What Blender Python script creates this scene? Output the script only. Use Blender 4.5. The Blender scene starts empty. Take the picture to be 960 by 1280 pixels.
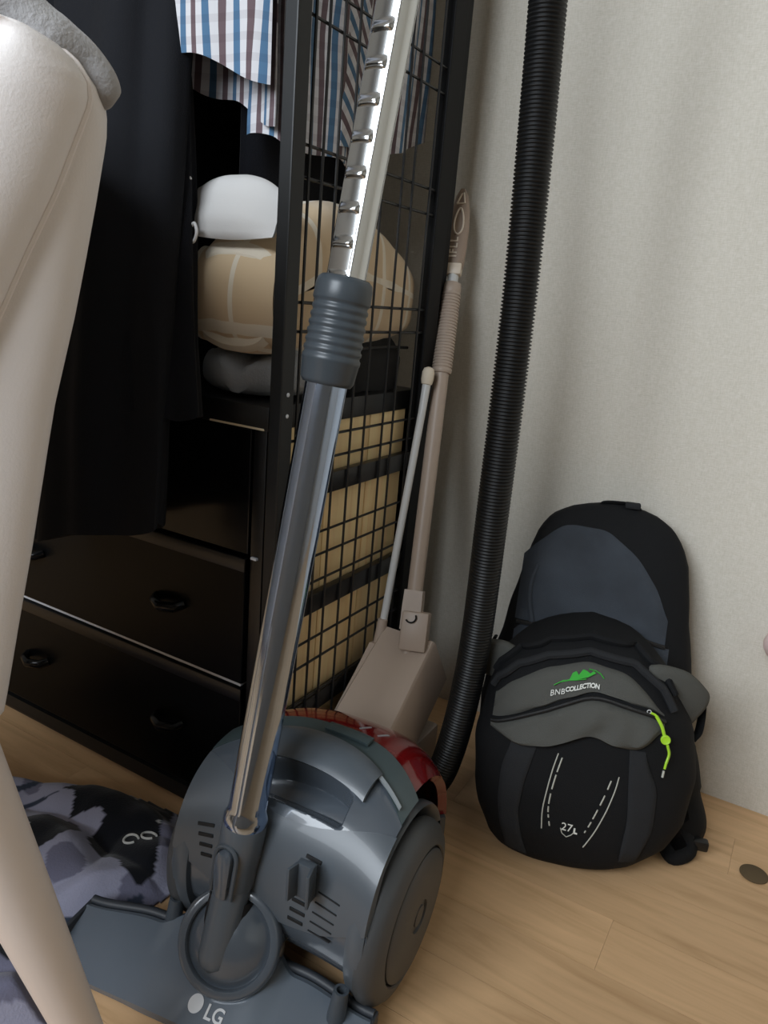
import bpy, bmesh, math, random
from mathutils import Vector as V, Matrix, noise as mnoise
random.seed(7)
sc = bpy.context.scene
COL = sc.collection
pi, sin, cos, R_ = math.pi, math.sin, math.cos, math.radians

# ------------------------------------------------------------------ camera
F_PX, ROLL, HOR, AZ = 940.0, math.atan(.085), 267.5, R_(29.3)
pt = math.atan(HOR / F_PX)
Fw = V((-sin(AZ)*cos(pt), cos(AZ)*cos(pt), -sin(pt)))
R0 = V((cos(AZ), sin(AZ), 0)); U0 = R0.cross(Fw)
Rx = R0*cos(ROLL) + U0*sin(ROLL); Dn = R0*sin(ROLL) - U0*cos(ROLL)
cam_d = bpy.data.cameras.new('camera'); cam = bpy.data.objects.new('camera', cam_d); COL.objects.link(cam)
m = Matrix((Rx, -Dn, -Fw)).transposed().to_4x4(); m.translation = V((0, 0, .65)); cam.matrix_world = m
cam_d.sensor_fit = 'VERTICAL'; cam_d.sensor_height = 36; cam_d.lens = F_PX/1280*36
cam_d.clip_start = .02
sc.camera = cam

# ------------------------------------------------------------------ world, lights, exposure
w = bpy.data.worlds.new('world'); sc.world = w; w.use_nodes = True
w.node_tree.nodes['Background'].inputs[0].default_value = (.62, .75, 1, 1)
w.node_tree.nodes['Background'].inputs[1].default_value = 1.0
sc.view_settings.view_transform = 'Standard'; sc.view_settings.look = 'None'
sc.view_settings.gamma = 1; sc.view_settings.exposure = 0.0
def area(name, loc, target, sx, sy, power, color):
    d = bpy.data.lights.new(name, 'AREA'); d.shape = 'RECTANGLE'; d.size = sx; d.size_y = sy
    d.energy = power; d.color = color
    o = bpy.data.objects.new(name, d); COL.objects.link(o); o.location = loc
    o.rotation_euler = (V(target) - V(loc)).to_track_quat('-Z', 'Y').to_euler()
    return o
area('window_daylight', (-.62, -1.38, 1.50), (-.52, .4, .75), 1.4, 1.2, 59, (.87, .94, 1.0))

# ------------------------------------------------------------------ materials
def lin(c):
    return tuple(((x/255)/12.92 if x/255 <= .04045 else ((x/255+.055)/1.055)**2.4) for x in c) + (1,)
def mat(name, rgb, rough=.5, metal=0, bump=0, bscale=200, spec=.5, coat=0, var=0, vscale=8, sheen=0, stretch=None, emit=None):
    M = bpy.data.materials.new(name); M.use_nodes = True
    nt = M.node_tree; b = nt.nodes['Principled BSDF']
    b.inputs['Base Color'].default_value = lin(rgb); b.inputs['Roughness'].default_value = rough
    b.inputs['Metallic'].default_value = metal; b.inputs['Specular IOR Level'].default_value = spec
    b.inputs['Coat Weight'].default_value = coat
    if sheen: b.inputs['Sheen Weight'].default_value = sheen
    if bump or var:
        tc = nt.nodes.new('ShaderNodeTexCoord'); src = tc.outputs['Object']
        if stretch:
            mp = nt.nodes.new('ShaderNodeMapping'); mp.inputs['Scale'].default_value = stretch
            nt.links.new(src, mp.inputs[0]); src = mp.outputs[0]
    if bump:
        n = nt.nodes.new('ShaderNodeTexNoise'); n.inputs['Scale'].default_value = bscale; n.inputs['Detail'].default_value = 3
        nt.links.new(src, n.inputs['Vector'])
        bp = nt.nodes.new('ShaderNodeBump'); bp.inputs['Strength'].default_value = bump; bp.inputs['Distance'].default_value = .002
        nt.links.new(n.outputs['Fac'], bp.inputs['Height']); nt.links.new(bp.outputs[0], b.inputs['Normal'])
    if var:
        n2 = nt.nodes.new('ShaderNodeTexNoise'); n2.inputs['Scale'].default_value = vscale; n2.inputs['Detail'].default_value = 5
        nt.links.new(src, n2.inputs['Vector'])
        mx = nt.nodes.new('ShaderNodeMix'); mx.data_type = 'RGBA'
        mx.inputs[6].default_value = lin(tuple(max(0, c*(1-var)) for c in rgb)); mx.inputs[7].default_value = lin(tuple(min(255, c*(1+var)) for c in rgb))
        rm = nt.nodes.new('ShaderNodeMapRange'); rm.inputs[1].default_value = .3; rm.inputs[2].default_value = .7
        nt.links.new(n2.outputs['Fac'], rm.inputs[0]); nt.links.new(rm.outputs[0], mx.inputs[0])
        nt.links.new(mx.outputs[2], b.inputs['Base Color'])
    return M
def ramp(nt, stops, interp='LINEAR'):
    r = nt.nodes.new('ShaderNodeValToRGB'); r.color_ramp.interpolation = interp
    e = r.color_ramp.elements
    while len(e) < len(stops): e.new(.5)
    for el, (p, c) in zip(e, stops): el.position = p; el.color = lin(c)
    return r
def math_node(nt, op, a, b=None):
    n = nt.nodes.new('ShaderNodeMath'); n.operation = op
    for i, x in enumerate((a, b)):
        if x is None: continue
        if isinstance(x, (int, float)): n.inputs[i].default_value = x
        else: nt.links.new(x, n.inputs[i])
    return n.outputs[0]

def wallpaper():
    M = mat('wallpaper', (214, 208, 196), .85, spec=.2); nt = M.node_tree; b = nt.nodes['Principled BSDF']
    tc = nt.nodes.new('ShaderNodeTexCoord'); hs = []
    for sc_ in ((900, 900, 130), (130, 900, 900)):
        mp = nt.nodes.new('ShaderNodeMapping'); mp.inputs['Scale'].default_value = sc_
        n = nt.nodes.new('ShaderNodeTexNoise'); n.inputs['Scale'].default_value = 1; n.inputs['Detail'].default_value = 2
        nt.links.new(tc.outputs['Object'], mp.inputs[0]); nt.links.new(mp.outputs[0], n.inputs['Vector']); hs.append(n.outputs['Fac'])
    h = math_node(nt, 'ADD', hs[0], hs[1])
    bp = nt.nodes.new('ShaderNodeBump'); bp.inputs['Strength'].default_value = .35; bp.inputs['Distance'].default_value = .001
    nt.links.new(h, bp.inputs['Height']); nt.links.new(bp.outputs[0], b.inputs['Normal'])
    r = ramp(nt, [(.35, (204, 198, 184)), (.65, (219, 213, 202))])
    nt.links.new(math_node(nt, 'MULTIPLY', h, .5), r.inputs[0]); nt.links.new(r.outputs[0], b.inputs['Base Color'])
    return M
def wood(name, c1, c2, rough, scale, stretch, randomise=True):
    M = mat(name, c1, rough, spec=.35); nt = M.node_tree; b = nt.nodes['Principled BSDF']
    tc = nt.nodes.new('ShaderNodeTexCoord'); oi = nt.nodes.new('ShaderNodeObjectInfo')
    mp = nt.nodes.new('ShaderNodeMapping'); mp.inputs['Scale'].default_value = stretch
    nt.links.new(tc.outputs['Object'], mp.inputs[0])
    va = nt.nodes.new('ShaderNodeVectorMath'); va.operation = 'ADD'
    cx = nt.nodes.new('ShaderNodeCombineXYZ'); rr = math_node(nt, 'MULTIPLY', oi.outputs['Random'], 37.0)
    nt.links.new(rr, cx.inputs[0]); nt.links.new(rr, cx.inputs[1])
    nt.links.new(mp.outputs[0], va.inputs[0]); nt.links.new(cx.outputs[0], va.inputs[1])
    n = nt.nodes.new('ShaderNodeTexNoise'); n.inputs['Scale'].default_value = scale; n.inputs['Detail'].default_value = 6; n.inputs['Roughness'].default_value = .6; n.inputs['Distortion'].default_value = .6
    nt.links.new(va.outputs[0], n.inputs['Vector'])
    r = ramp(nt, [(.3, c2), (.5, c1), (.72, tuple(min(255, x*1.05) for x in c1))])
    nt.links.new(n.outputs['Fac'], r.inputs[0])
    hv = nt.nodes.new('ShaderNodeHueSaturation')
    nt.links.new(math_node(nt, 'ADD', math_node(nt, 'MULTIPLY', oi.outputs['Random'], .12), .94), hv.inputs['Value'])
    nt.links.new(r.outputs[0], hv.inputs['Color']); nt.links.new(hv.outputs[0], b.inputs['Base Color'])
    return M
def stripes_cloth():
    M = mat('checked_cotton', (225, 222, 222), .9, spec=.15, sheen=.1); nt = M.node_tree; b = nt.nodes['Principled BSDF']
    uv = nt.nodes.new('ShaderNodeUVMap'); uv.uv_map = 'UVMap'
    sx = nt.nodes.new('ShaderNodeSeparateXYZ'); nt.links.new(uv.outputs[0], sx.inputs[0])
    fx = math_node(nt, 'FRACT', math_node(nt, 'MULTIPLY', sx.outputs[0], 1/.029))
    r = ramp(nt, [(0, (80, 112, 142)), (.24, (204, 203, 206)), (.5, (104, 88, 92)), (.74, (204, 203, 206))], 'CONSTANT')
    nt.links.new(fx, r.inputs[0])
    fy = math_node(nt, 'FRACT', math_node(nt, 'MULTIPLY', sx.outputs[1], 1/.017))
    r2 = ramp(nt, [(0, (238, 236, 237)), (.4, (255, 255, 255))], 'CONSTANT'); nt.links.new(fy, r2.inputs[0])
    mx = nt.nodes.new('ShaderNodeMix'); mx.data_type = 'RGBA'; mx.blend_type = 'MULTIPLY'; mx.inputs[0].default_value = .8
    nt.links.new(r.outputs[0], mx.inputs[6]); nt.links.new(r2.outputs[0], mx.inputs[7]); nt.links.new(mx.outputs[2], b.inputs['Base Color'])
    return M
def line_blanket():
    M = mat('beige_fleece', (224, 198, 162), .95, spec=.1, sheen=.4); nt = M.node_tree; b = nt.nodes['Principled BSDF']
    uv = nt.nodes.new('ShaderNodeUVMap'); uv.uv_map = 'UVMap'
    sx = nt.nodes.new('ShaderNodeSeparateXYZ'); nt.links.new(uv.outputs[0], sx.inputs[0])
    ms = []
    for k, per in ((0, .075), (1, .068)):
        f = math_node(nt, 'FRACT', math_node(nt, 'MULTIPLY', sx.outputs[k], 1/per))
        ms.append(math_node(nt, 'LESS_THAN', f, .10))
    mm = math_node(nt, 'MAXIMUM', ms[0], ms[1])
    mx = nt.nodes.new('ShaderNodeMix'); mx.data_type = 'RGBA'
    mx.inputs[6].default_value = lin((224, 198, 162)); mx.inputs[7].default_value = lin((240, 228, 208))
    nt.links.new(mm, mx.inputs[0]); nt.links.new(mx.outputs[2], b.inputs['Base Color'])
    n = nt.nodes.new('ShaderNodeTexNoise'); n.inputs['Scale'].default_value = 500
    bp = nt.nodes.new('ShaderNodeBump'); bp.inputs['Strength'].default_value = .3; bp.inputs['Distance'].default_value = .002
    nt.links.new(n.outputs['Fac'], bp.inputs['Height']); nt.links.new(bp.outputs[0], b.inputs['Normal'])
    return M
def printed_fleece():
    M = mat('printed_fleece', (150, 150, 165), .9, spec=.15, sheen=.2, bump=.3, bscale=400); nt = M.node_tree; b = nt.nodes['Principled BSDF']
    a = nt.nodes.new('ShaderNodeVertexColor'); a.layer_name = 'print'
    nt.links.new(a.outputs[0], b.inputs['Base Color']); return M

MT = dict(
    wall=wallpaper(), ceil=mat('ceiling_paper', (170, 166, 160), .9, spec=.2), room=mat('room_paper', (158, 153, 146), .9, spec=.2),
    floor=mat('floor_joint', (96, 70, 46), .8), plank=wood('laminate_plank', (210, 172, 130), (192, 154, 112), .42, 3.2, (1.6, 16, 16)),
    pine=wood('pine_board', (250, 222, 170), (240, 204, 148), .6, 4, (14, 14, 1.4)),
    black_metal=mat('black_metal', (26, 26, 27), .38, spec=.5, bump=.05), black_matte=mat('black_matte', (14, 14, 15), .6, spec=.2), lacquer_dull=mat('black_lacquer_dull', (9, 10, 11), .3, spec=.1), post=mat('post_black', (24, 25, 26), .45, spec=.4),
    lacquer=mat('black_lacquer', (10, 11, 13), .18, spec=.22), lacquer_body=mat('black_lacquer_body', (13, 13, 14), .35),
    strip=mat('silver_strip', (205, 208, 214), .4), cream=mat('cream_edge', (215, 200, 170), .6),
    chrome=mat('chrome', (182, 200, 228), .09, metal=1), chrome_soft=mat('chrome_soft', (206, 208, 208), .2, metal=1),
    grip=mat('grip_rubber', (62, 69, 75), .34, spec=.5), plastic=mat('slate_plastic', (80, 87, 94), .34, bump=.03, bscale=1500, coat=.15),
    plastic_dk=mat('slate_plastic_dark', (70, 77, 84), .42, bump=.05, bscale=1200), plastic_gl=mat('slate_plastic_gloss', (77, 84, 92), .22, coat=.5),
    wheel=mat('wheel_plastic', (70, 72, 74), .5, bump=.06, bscale=900), slot=mat('slot_dark', (14, 15, 17), .7), frame_gr=mat('lid_frame', (62, 74, 76), .35),
    strip_gr=mat('strip_grey', (140, 146, 150), .35), silver=mat('silver_print', (205, 206, 208), .45), red=mat('red_bin', (104, 9, 12), .12, coat=.6),
    nozzle=mat('nozzle_plastic', (92, 101, 111), .25, coat=.5, bump=.02, bscale=900), nozzle_dk=mat('nozzle_rim', (50, 54, 60), .5),
    hose=mat('hose_black', (15, 16, 17), .45, spec=.4), beige=mat('beige_plastic', (176, 158, 143), .42), tab=mat('beige_dark', (150, 130, 113), .45), beige_lt=mat('beige_light', (220, 205, 186), .4),
    rod=mat('white_rod', (206, 206, 204), .35), bristle=mat('broom_bristle', (150, 126, 108), .8, bump=.6, bscale=700, stretch=(4, 4, .3)),
    coat=mat('black_wool', (21, 22, 27), .95, spec=.15, bump=.4, bscale=700, sheen=.05), trouser=mat('black_twill', (24, 25, 29), .9, spec=.2, bump=.3, bscale=900),
    check=stripes_cloth(), blanket=line_blanket(), mask=mat('mask_white', (214, 212, 210), .85, spec=.2, bump=.1, bscale=700), loop=mat('elastic', (225, 224, 224), .8),
    grey_knit=mat('grey_knit', (158, 162, 168), .95, spec=.1, bump=.6, bscale=500), pouch=mat('black_pouch', (18, 18, 20), .8, bump=.2, bscale=600), off_white=mat('off_white', (225, 212, 192), .7),
    pack_black=mat('pack_black', (18, 19, 21), .8, spec=.25, bump=.4, bscale=900), pack_slate=mat('pack_slate', (60, 65, 72), .8, spec=.25, bump=.35, bscale=900, var=.08, vscale=20),
    pack_grey=mat('pack_grey', (84, 84, 80), .85, spec=.2, bump=.4, bscale=900), pack_dgrey=mat('pack_dark_grey', (42, 43, 45), .85, spec=.2, bump=.4, bscale=900),
    zip=mat('zip_black', (24, 24, 25), .5, bump=.4, bscale=1500), neon=mat('neon_green', (176, 226, 50), .45), green=mat('logo_green', (52, 170, 52), .6), white_pr=mat('white_print', (225, 226, 220), .7), thread=mat('grey_thread', (190, 190, 180), .8),
    red_thread=mat('red_thread', (120, 40, 34), .8), buckle=mat('buckle', (20, 20, 21), .35),
    leather=mat('white_leather', (236, 230, 227), .55, spec=.35, bump=.12, bscale=500), piping=mat('piping', (236, 228, 224), .5), leg=mat('white_leg', (225, 212, 203), .45),
    hoodie=mat('grey_fleece', (158, 156, 156), .95, spec=.1, bump=.5, bscale=350, var=.1, vscale=30, sheen=.3), print=printed_fleece(),
    ring=mat('print_white', (210, 210, 205), .7), disc=mat('brown_felt', (92, 76, 52), .9, bump=.3), pink=mat('pale_pink', (222, 196, 190), .45),
    frame_white=mat('window_frame', (228, 228, 226), .4), desk=mat('desk_white', (214, 205, 196), .5))

# ------------------------------------------------------------------ mesh builder
class MB:
    def __init__(s): s.v = []; s.f = []; s.uv = None
    def add(s, v, f, mtx=None):
        n = len(s.v); s.v += [tuple(mtx @ V(p)) if mtx else tuple(p) for p in v]; s.f += [tuple(i+n for i in q) for q in f]; return s
    def bm_add(s, bm, mtx=None):
        bm.verts.ensure_lookup_table(); bm.verts.index_update()
        s.add([x.co[:] for x in bm.verts], [[x.index for x in q.verts] for q in bm.faces], mtx); bm.free(); return s
    def box(s, c, size, rot=None, bev=0, seg=2):
        bm = bmesh.new(); bmesh.ops.create_cube(bm, size=1)
        bmesh.ops.scale(bm, vec=size, verts=bm.verts)
        if bev: bmesh.ops.bevel(bm, geom=list(bm.edges), offset=bev, segments=seg, affect='EDGES', profile=.5)
        mt = Matrix.Translation(c)
        if rot is not None: mt = mt @ rot.to_4x4()
        return s.bm_add(bm, mt)
    def loft(s, rings, cap=True, closed=True):
        n = len(rings[0]); vs = [p for r in rings for p in r]; fs = []
        for i in range(len(rings)-1):
            for j in range(n if closed else n-1):
                k = (j+1) % n
                fs.append((i*n+j, i*n+k, (i+1)*n+k, (i+1)*n+j))
        if cap and closed:
            fs.append(tuple(range(n-1, -1, -1))); L = (len(rings)-1)*n; fs.append(tuple(L+j for j in range(n)))
        return s.add(vs, fs)
    def lathe(s, prof, o, ax, seg=32, up=None, cap=True):
        ax = V(ax).normalized(); up = V(up) if up else (V((0, 0, 1)) if abs(ax.z) < .9 else V((1, 0, 0)))
        a = ax.cross(up).normalized(); b = ax.cross(a)
        return s.loft([[V(o)+ax*h+(a*cos(t)+b*sin(t))*r for t in [2*pi*j/seg for j in range(seg)]] for r, h in prof], cap)
    def tube(s, pts, r, seg=10, cap=True, flat=1, up=None):
        pts = [V(p) for p in pts]; n = len(pts); rings = []
        rr = r if isinstance(r, (list, tuple)) else [r]*n
        a = None
        for i, p in enumerate(pts):
            t = (pts[min(i+1, n-1)] - pts[max(i-1, 0)]).normalized()
            if a is None:
                u = V(up) if up else (V((0, 0, 1)) if abs(t.z) < .9 else V((1, 0, 0)))
                a = (u - t*u.dot(t)).normalized()
            else: a = (a - t*a.dot(t)).normalized()
            b = t.cross(a)
            rings.append([p + (a*cos(q)*flat + b*sin(q))*rr[i] for q in [2*pi*j/seg for j in range(seg)]])
        return s.loft(rings, cap)
    def grid(s, fn, nu, nv, uvfn=None):
        vs = [fn(i/nu, j/nv) for i in range(nu+1) for j in range(nv+1)]
        fs = [(i*(nv+1)+j, (i+1)*(nv+1)+j, (i+1)*(nv+1)+j+1, i*(nv+1)+j+1) for i in range(nu) for j in range(nv)]
        if uvfn:
            s.uv = s.uv or {}
            n = len(s.v)
            for i in range(nu+1):
                for j in range(nv+1): s.uv[n+i*(nv+1)+j] = uvfn(i/nu, j/nv)
        return s.add(vs, fs)
    def sheet(s, fn, nu, nv, nrm, th, uvfn=None):
        """grid with thickness: outer surface fn, inner = fn - nrm*th, closed round the rim"""
        o = [[V(fn(i/nu, j/nv)) for j in range(nv+1)] for i in range(nu+1)]
        if nrm is None:
            def nn(i, j):
                du = o[min(i+1, nu)][j]-o[max(i-1, 0)][j]; dv = o[i][min(j+1, nv)]-o[i][max(j-1, 0)]
                c = du.cross(dv); return c.normalized() if c.length > 1e-12 else V((0, 0, 1))
        else: nn = lambda i, j: V(nrm)
        base = len(s.v); W = nv+1; N = (nu+1)*W
        vs = [o[i][j] for i in range(nu+1) for j in range(W)] + [o[i][j]-nn(i, j)*th for i in range(nu+1) for j in range(W)]
        fs = []
        for i in range(nu):
            for j in range(nv):
                a, b, c, d = i*W+j, (i+1)*W+j, (i+1)*W+j+1, i*W+j+1
                fs += [(a, b, c, d), (N+d, N+c, N+b, N+a)]
        rim = [(i, 0) for i in range(nu)] + [(nu, j) for j in range(nv)] + [(i, nv) for i in range(nu, 0, -1)] + [(0, j) for j in range(nv, 0, -1)]
        for k in range(len(rim)):
            a = rim[k][0]*W+rim[k][1]; q = rim[(k+1) % len(rim)]; b = q[0]*W+q[1]
            fs.append((b, a, N+a, N+b))
        if uvfn:
            s.uv = s.uv or {}
            for i in range(nu+1):
                for j in range(W): s.uv[base+i*W+j] = s.uv[base+N+i*W+j] = uvfn(i/nu, j/nv)
        return s.add(vs, fs)
    def mesh(s, name, m, off=None, sharp=40, smooth=True):
        me = bpy.data.meshes.new(name)
        o = off or V((0, 0, 0))
        me.from_pydata([tuple(V(p)-o) for p in s.v], [], s.f)
        bm = bmesh.new(); bm.from_mesh(me); bmesh.ops.recalc_face_normals(bm, faces=bm.faces); bm.to_mesh(me); bm.free()
        if smooth:
            me.polygons.foreach_set('use_smooth', [True]*len(me.polygons))
            me.set_sharp_from_angle(angle=R_(sharp))
        if s.uv:
            ul = me.uv_layers.new(name='UVMap')
            for lp in me.loops: ul.data[lp.index].uv = s.uv.get(lp.vertex_index, (0, 0))
        me.materials.append(MT[m]); return me
    def build(s, name, m, parent=None, sharp=40, smooth=True):
        off = root_loc(parent) if parent else None
        ob = bpy.data.objects.new(name, s.mesh(name, m, off, sharp, smooth)); COL.objects.link(ob)
        if parent: ob.parent = parent
        return ob
def root_loc(o):
    while o.parent: o = o.parent
    return V(o.location)
def tag(o, label, cat, group=None):
    o['label'] = label; o['category'] = cat
    if group: o['group'] = group
    return o
def thing(name, label, cat, loc, group=None):
    o = bpy.data.objects.new(name, None); COL.objects.link(o); o.location = loc; o.empty_display_size = .02
    return tag(o, label, cat, group)
def struct(name, mb, m, parent=None, smooth=False):
    o = mb.build(name, m, parent, smooth=smooth); o['kind'] = 'structure'; return o
def relabel(o, label): o['label'] = label; return o
def lerp(a, b, t): return a+(b-a)*t
def interp(tab, x):
    if x <= tab[0][0]: return tab[0][1]
    for (a, b), (c, d) in zip(tab, tab[1:]):
        if x <= c: return lerp(b, d, (x-a)/(c-a))
    return tab[-1][1]
def sstep(a, b, x):
    t = min(1, max(0, (x-a)/(b-a))); return t*t*(3-2*t)
def bez(pts, n):
    """Catmull-Rom through points"""
    P = [V(p) for p in pts]; P = [2*P[0]-P[1]] + P + [2*P[-1]-P[-2]]; out = []
    for i in range(1, len(P)-2):
        for k in range(n):
            t = k/n; a, b, c, d = P[i-1], P[i], P[i+1], P[i+2]
            out.append(.5*((2*b)+(c-a)*t+(2*a-5*b+4*c-d)*t*t+(3*b-a-3*c+d)*t**3))
    return out + [P[-2]]
def nz(x, y, z): return mnoise.noise(V((x, y, z)))
def text_mesh(txt, size, ext=.0004, spacing=1.0, bold=0):
    cu = bpy.data.curves.new('text', 'FONT'); cu.body = txt; cu.size = 1; cu.extrude = ext/size; cu.align_x = 'CENTER'; cu.align_y = 'CENTER'
    cu.space_character = spacing; cu.offset = bold/size
    ob = bpy.data.objects.new('text', cu); COL.objects.link(ob)
    dg = bpy.context.evaluated_depsgraph_get(); me = bpy.data.meshes.new_from_object(ob.evaluated_get(dg))
    vs = [v.co*size for v in me.vertices]; fs = [tuple(p.vertices) for p in me.polygons]
    bpy.data.objects.remove(ob); bpy.data.curves.remove(cu); bpy.data.meshes.remove(me)
    return vs, fs

# ================================================================== SETTING
YW, X0, X1, Y0, ZC = 1.068, -2.4, 1.3, -1.35, 2.4
floor = struct('floor', MB().box(((X0+X1)/2, (Y0+YW)/2, -.014), (X1-X0+.2, YW-Y0+.2, .02)), 'floor')
PW, PL = .0795, .92
row = 0; y = YW
full = None
while y > Y0:
    x = X0 - PL*((row*.37) % 1)
    while x < X1:
        a, b, y0 = max(x, X0), min(x+PL, X1), max(y-PW, Y0)
        if b-a > .02 and y-y0 > .01:
            whole = b-a > PL-1e-6 and y-y0 > PW-1e-6
            if whole and full:
                o = bpy.data.objects.new('plank', full); COL.objects.link(o); o.parent = floor
            else:
                me = MB().box((0, 0, 0), (b-a-.0002, y-y0-.0004, .008)).mesh('plank', 'plank', smooth=False)
                o = bpy.data.objects.new('plank', me); COL.objects.link(o); o.parent = floor
                if whole: full = me
            o.location = ((a+b)/2, (y+y0)/2, -.004)
        x += PL
    y -= PW; row += 1
struct('wall_back', MB().box(((X0+X1)/2, YW+.05, ZC/2), (X1-X0+.2, .1, ZC+.1)), 'wall')
struct('wall_left', MB().box((X0-.05, (Y0+YW)/2, ZC/2), (.1, YW-Y0+.2, ZC+.1)), 'room')
struct('wall_right', MB().box((X1+.05, (Y0+YW)/2, ZC/2), (.1, YW-Y0+.2, ZC+.1)), 'wall')
struct('ceiling', MB().box(((X0+X1)/2, (Y0+YW)/2, ZC+.05), (X1-X0+.2, YW-Y0+.2, .1)), 'ceil')
WX0, WX1, WZ0, WZ1 = -1.34, .10, .88, 2.12
wf = MB()
wf.box(((X0+WX0)/2, Y0-.05, ZC/2), (WX0-X0, .1, ZC+.1)); wf.box(((X1+WX1)/2, Y0-.05, ZC/2), (X1-WX1, .1, ZC+.1))
wf.box(((WX0+WX1)/2, Y0-.05, WZ0/2-.025), (WX1-WX0, .1, WZ0+.05)); wf.box(((WX0+WX1)/2, Y0-.05, (WZ1+ZC)/2+.025), (WX1-WX0, .1, ZC-WZ1+.05))
struct('wall_front', wf, 'room')
wn = MB()
for xx in (WX0+.02, (WX0+WX1)/2, WX1-.02): wn.box((xx, Y0-.03, (WZ0+WZ1)/2), (.04, .05, WZ1-WZ0))
for zz in (WZ0+.02, WZ1-.02): wn.box(((WX0+WX1)/2, Y0-.03, zz), (WX1-WX0, .048, .04))
struct('window_1', wn, 'frame_white')
# added unseen block behind the camera, keeps daylight off the low right corner
struct('light_blocker', MB().box((.455, -.55, .34), (1.69, .50, .68)), 'room')

# ================================================================== CLOTHES RACK
XR = -.4725                    # outer face of the side frame
rack = thing('clothes_rack', 'tall black metal clothes rack with a wire mesh side against the wall', 'rack', (-.9, .79, 0))
def post(x, y, sx, sy, h=1.75, m_='post'): return MB().box((x, y, h/2), (sx, sy, h), bev=.0015).build('post', m_, rack, sharp=20)
post(-.4795, .6195, .0155, .021); post(-.4795, .929, .0155, .034, m_='black_matte'); post(-.486, .962, .013, .026, m_='black_matte')
post(-1.32, .6195, .0155, .021); post(-1.32, .935, .0155, .021)
for zz in (1.74, .02): MB().box((-.9, .6195, zz), (.825, .018, .018)).build('rail', 'post', rack); MB().box((-.9, .935, zz), (.825, .018, .018)).build('rail', 'post', rack)
for zz in (.436, .289, .147, 1.74): MB().box((-.4815, .7715, zz), (.010, .282, .024), bev=.001).build('side_rail', 'black_metal', rack)
MB().tube([(-.49, .775, 1.66), (-1.31, .775, 1.66)], .012, 16).build('hanging_rod', 'black_metal', rack)
for zz in (1.66,):
    for xx in (-.4795, -1.32): MB().box((xx, .775, zz), (.010, .30, .02)).build('rod_bracket', 'black_metal', rack)
wire = MB().tube([(0, 0, 0), (0, 0, 1.70)], .0017, 6).mesh('wire', 'black_metal')
for yy in (.640, .662, .687, .714, .748, .778, .822, .848, .893):
    o = bpy.data.objects.new('wire', wire); COL.objects.link(o); o.parent = rack; o.location = V((-.4745, yy, .03)) - V(rack.location)
wireh = MB().tube([(0, .632, 0), (0, .914, 0)], .0017, 6).mesh('wire', 'black_metal')
for zz in (.07, .1, .163, .2115, .2425, .3175, .3505, .379, .4675, .4945, .609, .638, .755, .7845, .8945, .923, 1.04, 1.07, 1.19, 1.22, 1.34, 1.37, 1.5, 1.53, 1.66):
    o = bpy.data.objects.new('wire', wireh); COL.objects.link(o); o.parent = rack; o.location = V((-.4775, 0, zz)) - V(rack.location)

for zz in (.546, .524): MB().lathe([(.0022, 0), (.0022, .0008), (.001, .0012)], (-.4718, .6195, zz), (1, 0, 0), 12).build('screw', 'strip', rack)

# ================================================================== CHEST OF DRAWERS
XC0, XC1, YC0, YC1 = -1.28, -.491, .612, .93
chest = thing('chest_of_drawers', 'black glossy three-drawer chest with pine side boards inside the rack', 'drawers', ((XC0+XC1)/2, .77, 0))
cb = MB(); cb.box(((XC0+XC1)/2, YC1-.006, .26), (XC1-XC0, .012, .50)); cb.box((XC0+.008, .775, .26), (.016, .31, .50))
cb.build('carcass', 'lacquer_body', chest)
MB().box(((XC0+XC1)/2, .772, .519), (XC1-XC0+.008, .326, .026), bev=.002).build('top', 'lacquer_body', chest)
MB().box(((XC0+XC1)/2, .628, .017), (XC1-XC0, .022, .034), bev=.002).build('plinth', 'lacquer_body', chest)
for k, (z0, z1) in enumerate(((.159, .277), (.301, .424), (.448, .505), (.02, .135))):
    for q in range(3):
        yy0 = .632 + q*.0925
        MB().box((-.4945, yy0+.0458, (z0+z1)/2), (.010, .0905, z1-z0+.012), bev=.001).build('pine_board', 'pine', chest)
MB().box((-.5, .6215, .265), (.017, .017, .49), bev=.001).build('front_stile', 'lacquer_body', chest)
for k, (z0, z1) in enumerate(((.037, .199), (.205, .3605), (.3635, .505))):
    yo = (0, 0, .004)[k]
    d = MB().box(((XC0+XC1)/2-.010, .618+yo, (z0+z1)/2), (XC1-XC0-.022, .018, z1-z0), bev=.0015).build('drawer_front', 'lacquer' if k == 2 else 'lacquer_dull', chest, sharp=20)
    if k < 2:
        MB().box(((XC0+XC1)/2-.010, .6175+yo, z1-.0085), (XC1-XC0-.022, .0192, .016), bev=.0008).build('bevelled_edge', 'lacquer_body', d)
    for kx in ((-.626, -.885, -1.15) if k < 2 else ()):
        zc = (z0+z1)/2 - (.003 if k else .0)
        h = MB(); pr = []
        h.tube([(kx-.022, .6085, zc), (kx-.017, .598, zc-.002), (kx, .592, zc-.003), (kx+.017, .598, zc-.002), (kx+.022, .6085, zc)], [.005, .0055, .006, .0055, .005], 10, flat=1.15)
        h.build('handle', 'lacquer', d)
relabel(MB().box(((XC0+XC1)/2-.010, .6185, .2018), (XC1-XC0-.03, .012, .0036)).build('edge_strip', 'strip', chest), 'thin silver strip between two drawers')
relabel(MB().box((-.53, .6105, .5075), (.075, .004, .0022)).build('edge_strip', 'cream', chest), 'thin cream strip under the chest top')
relabel(MB().box((-.5012, .6115, .3625), (.008, .004, .0026)).build('edge_clip', 'strip', chest), 'small white clip')

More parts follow.
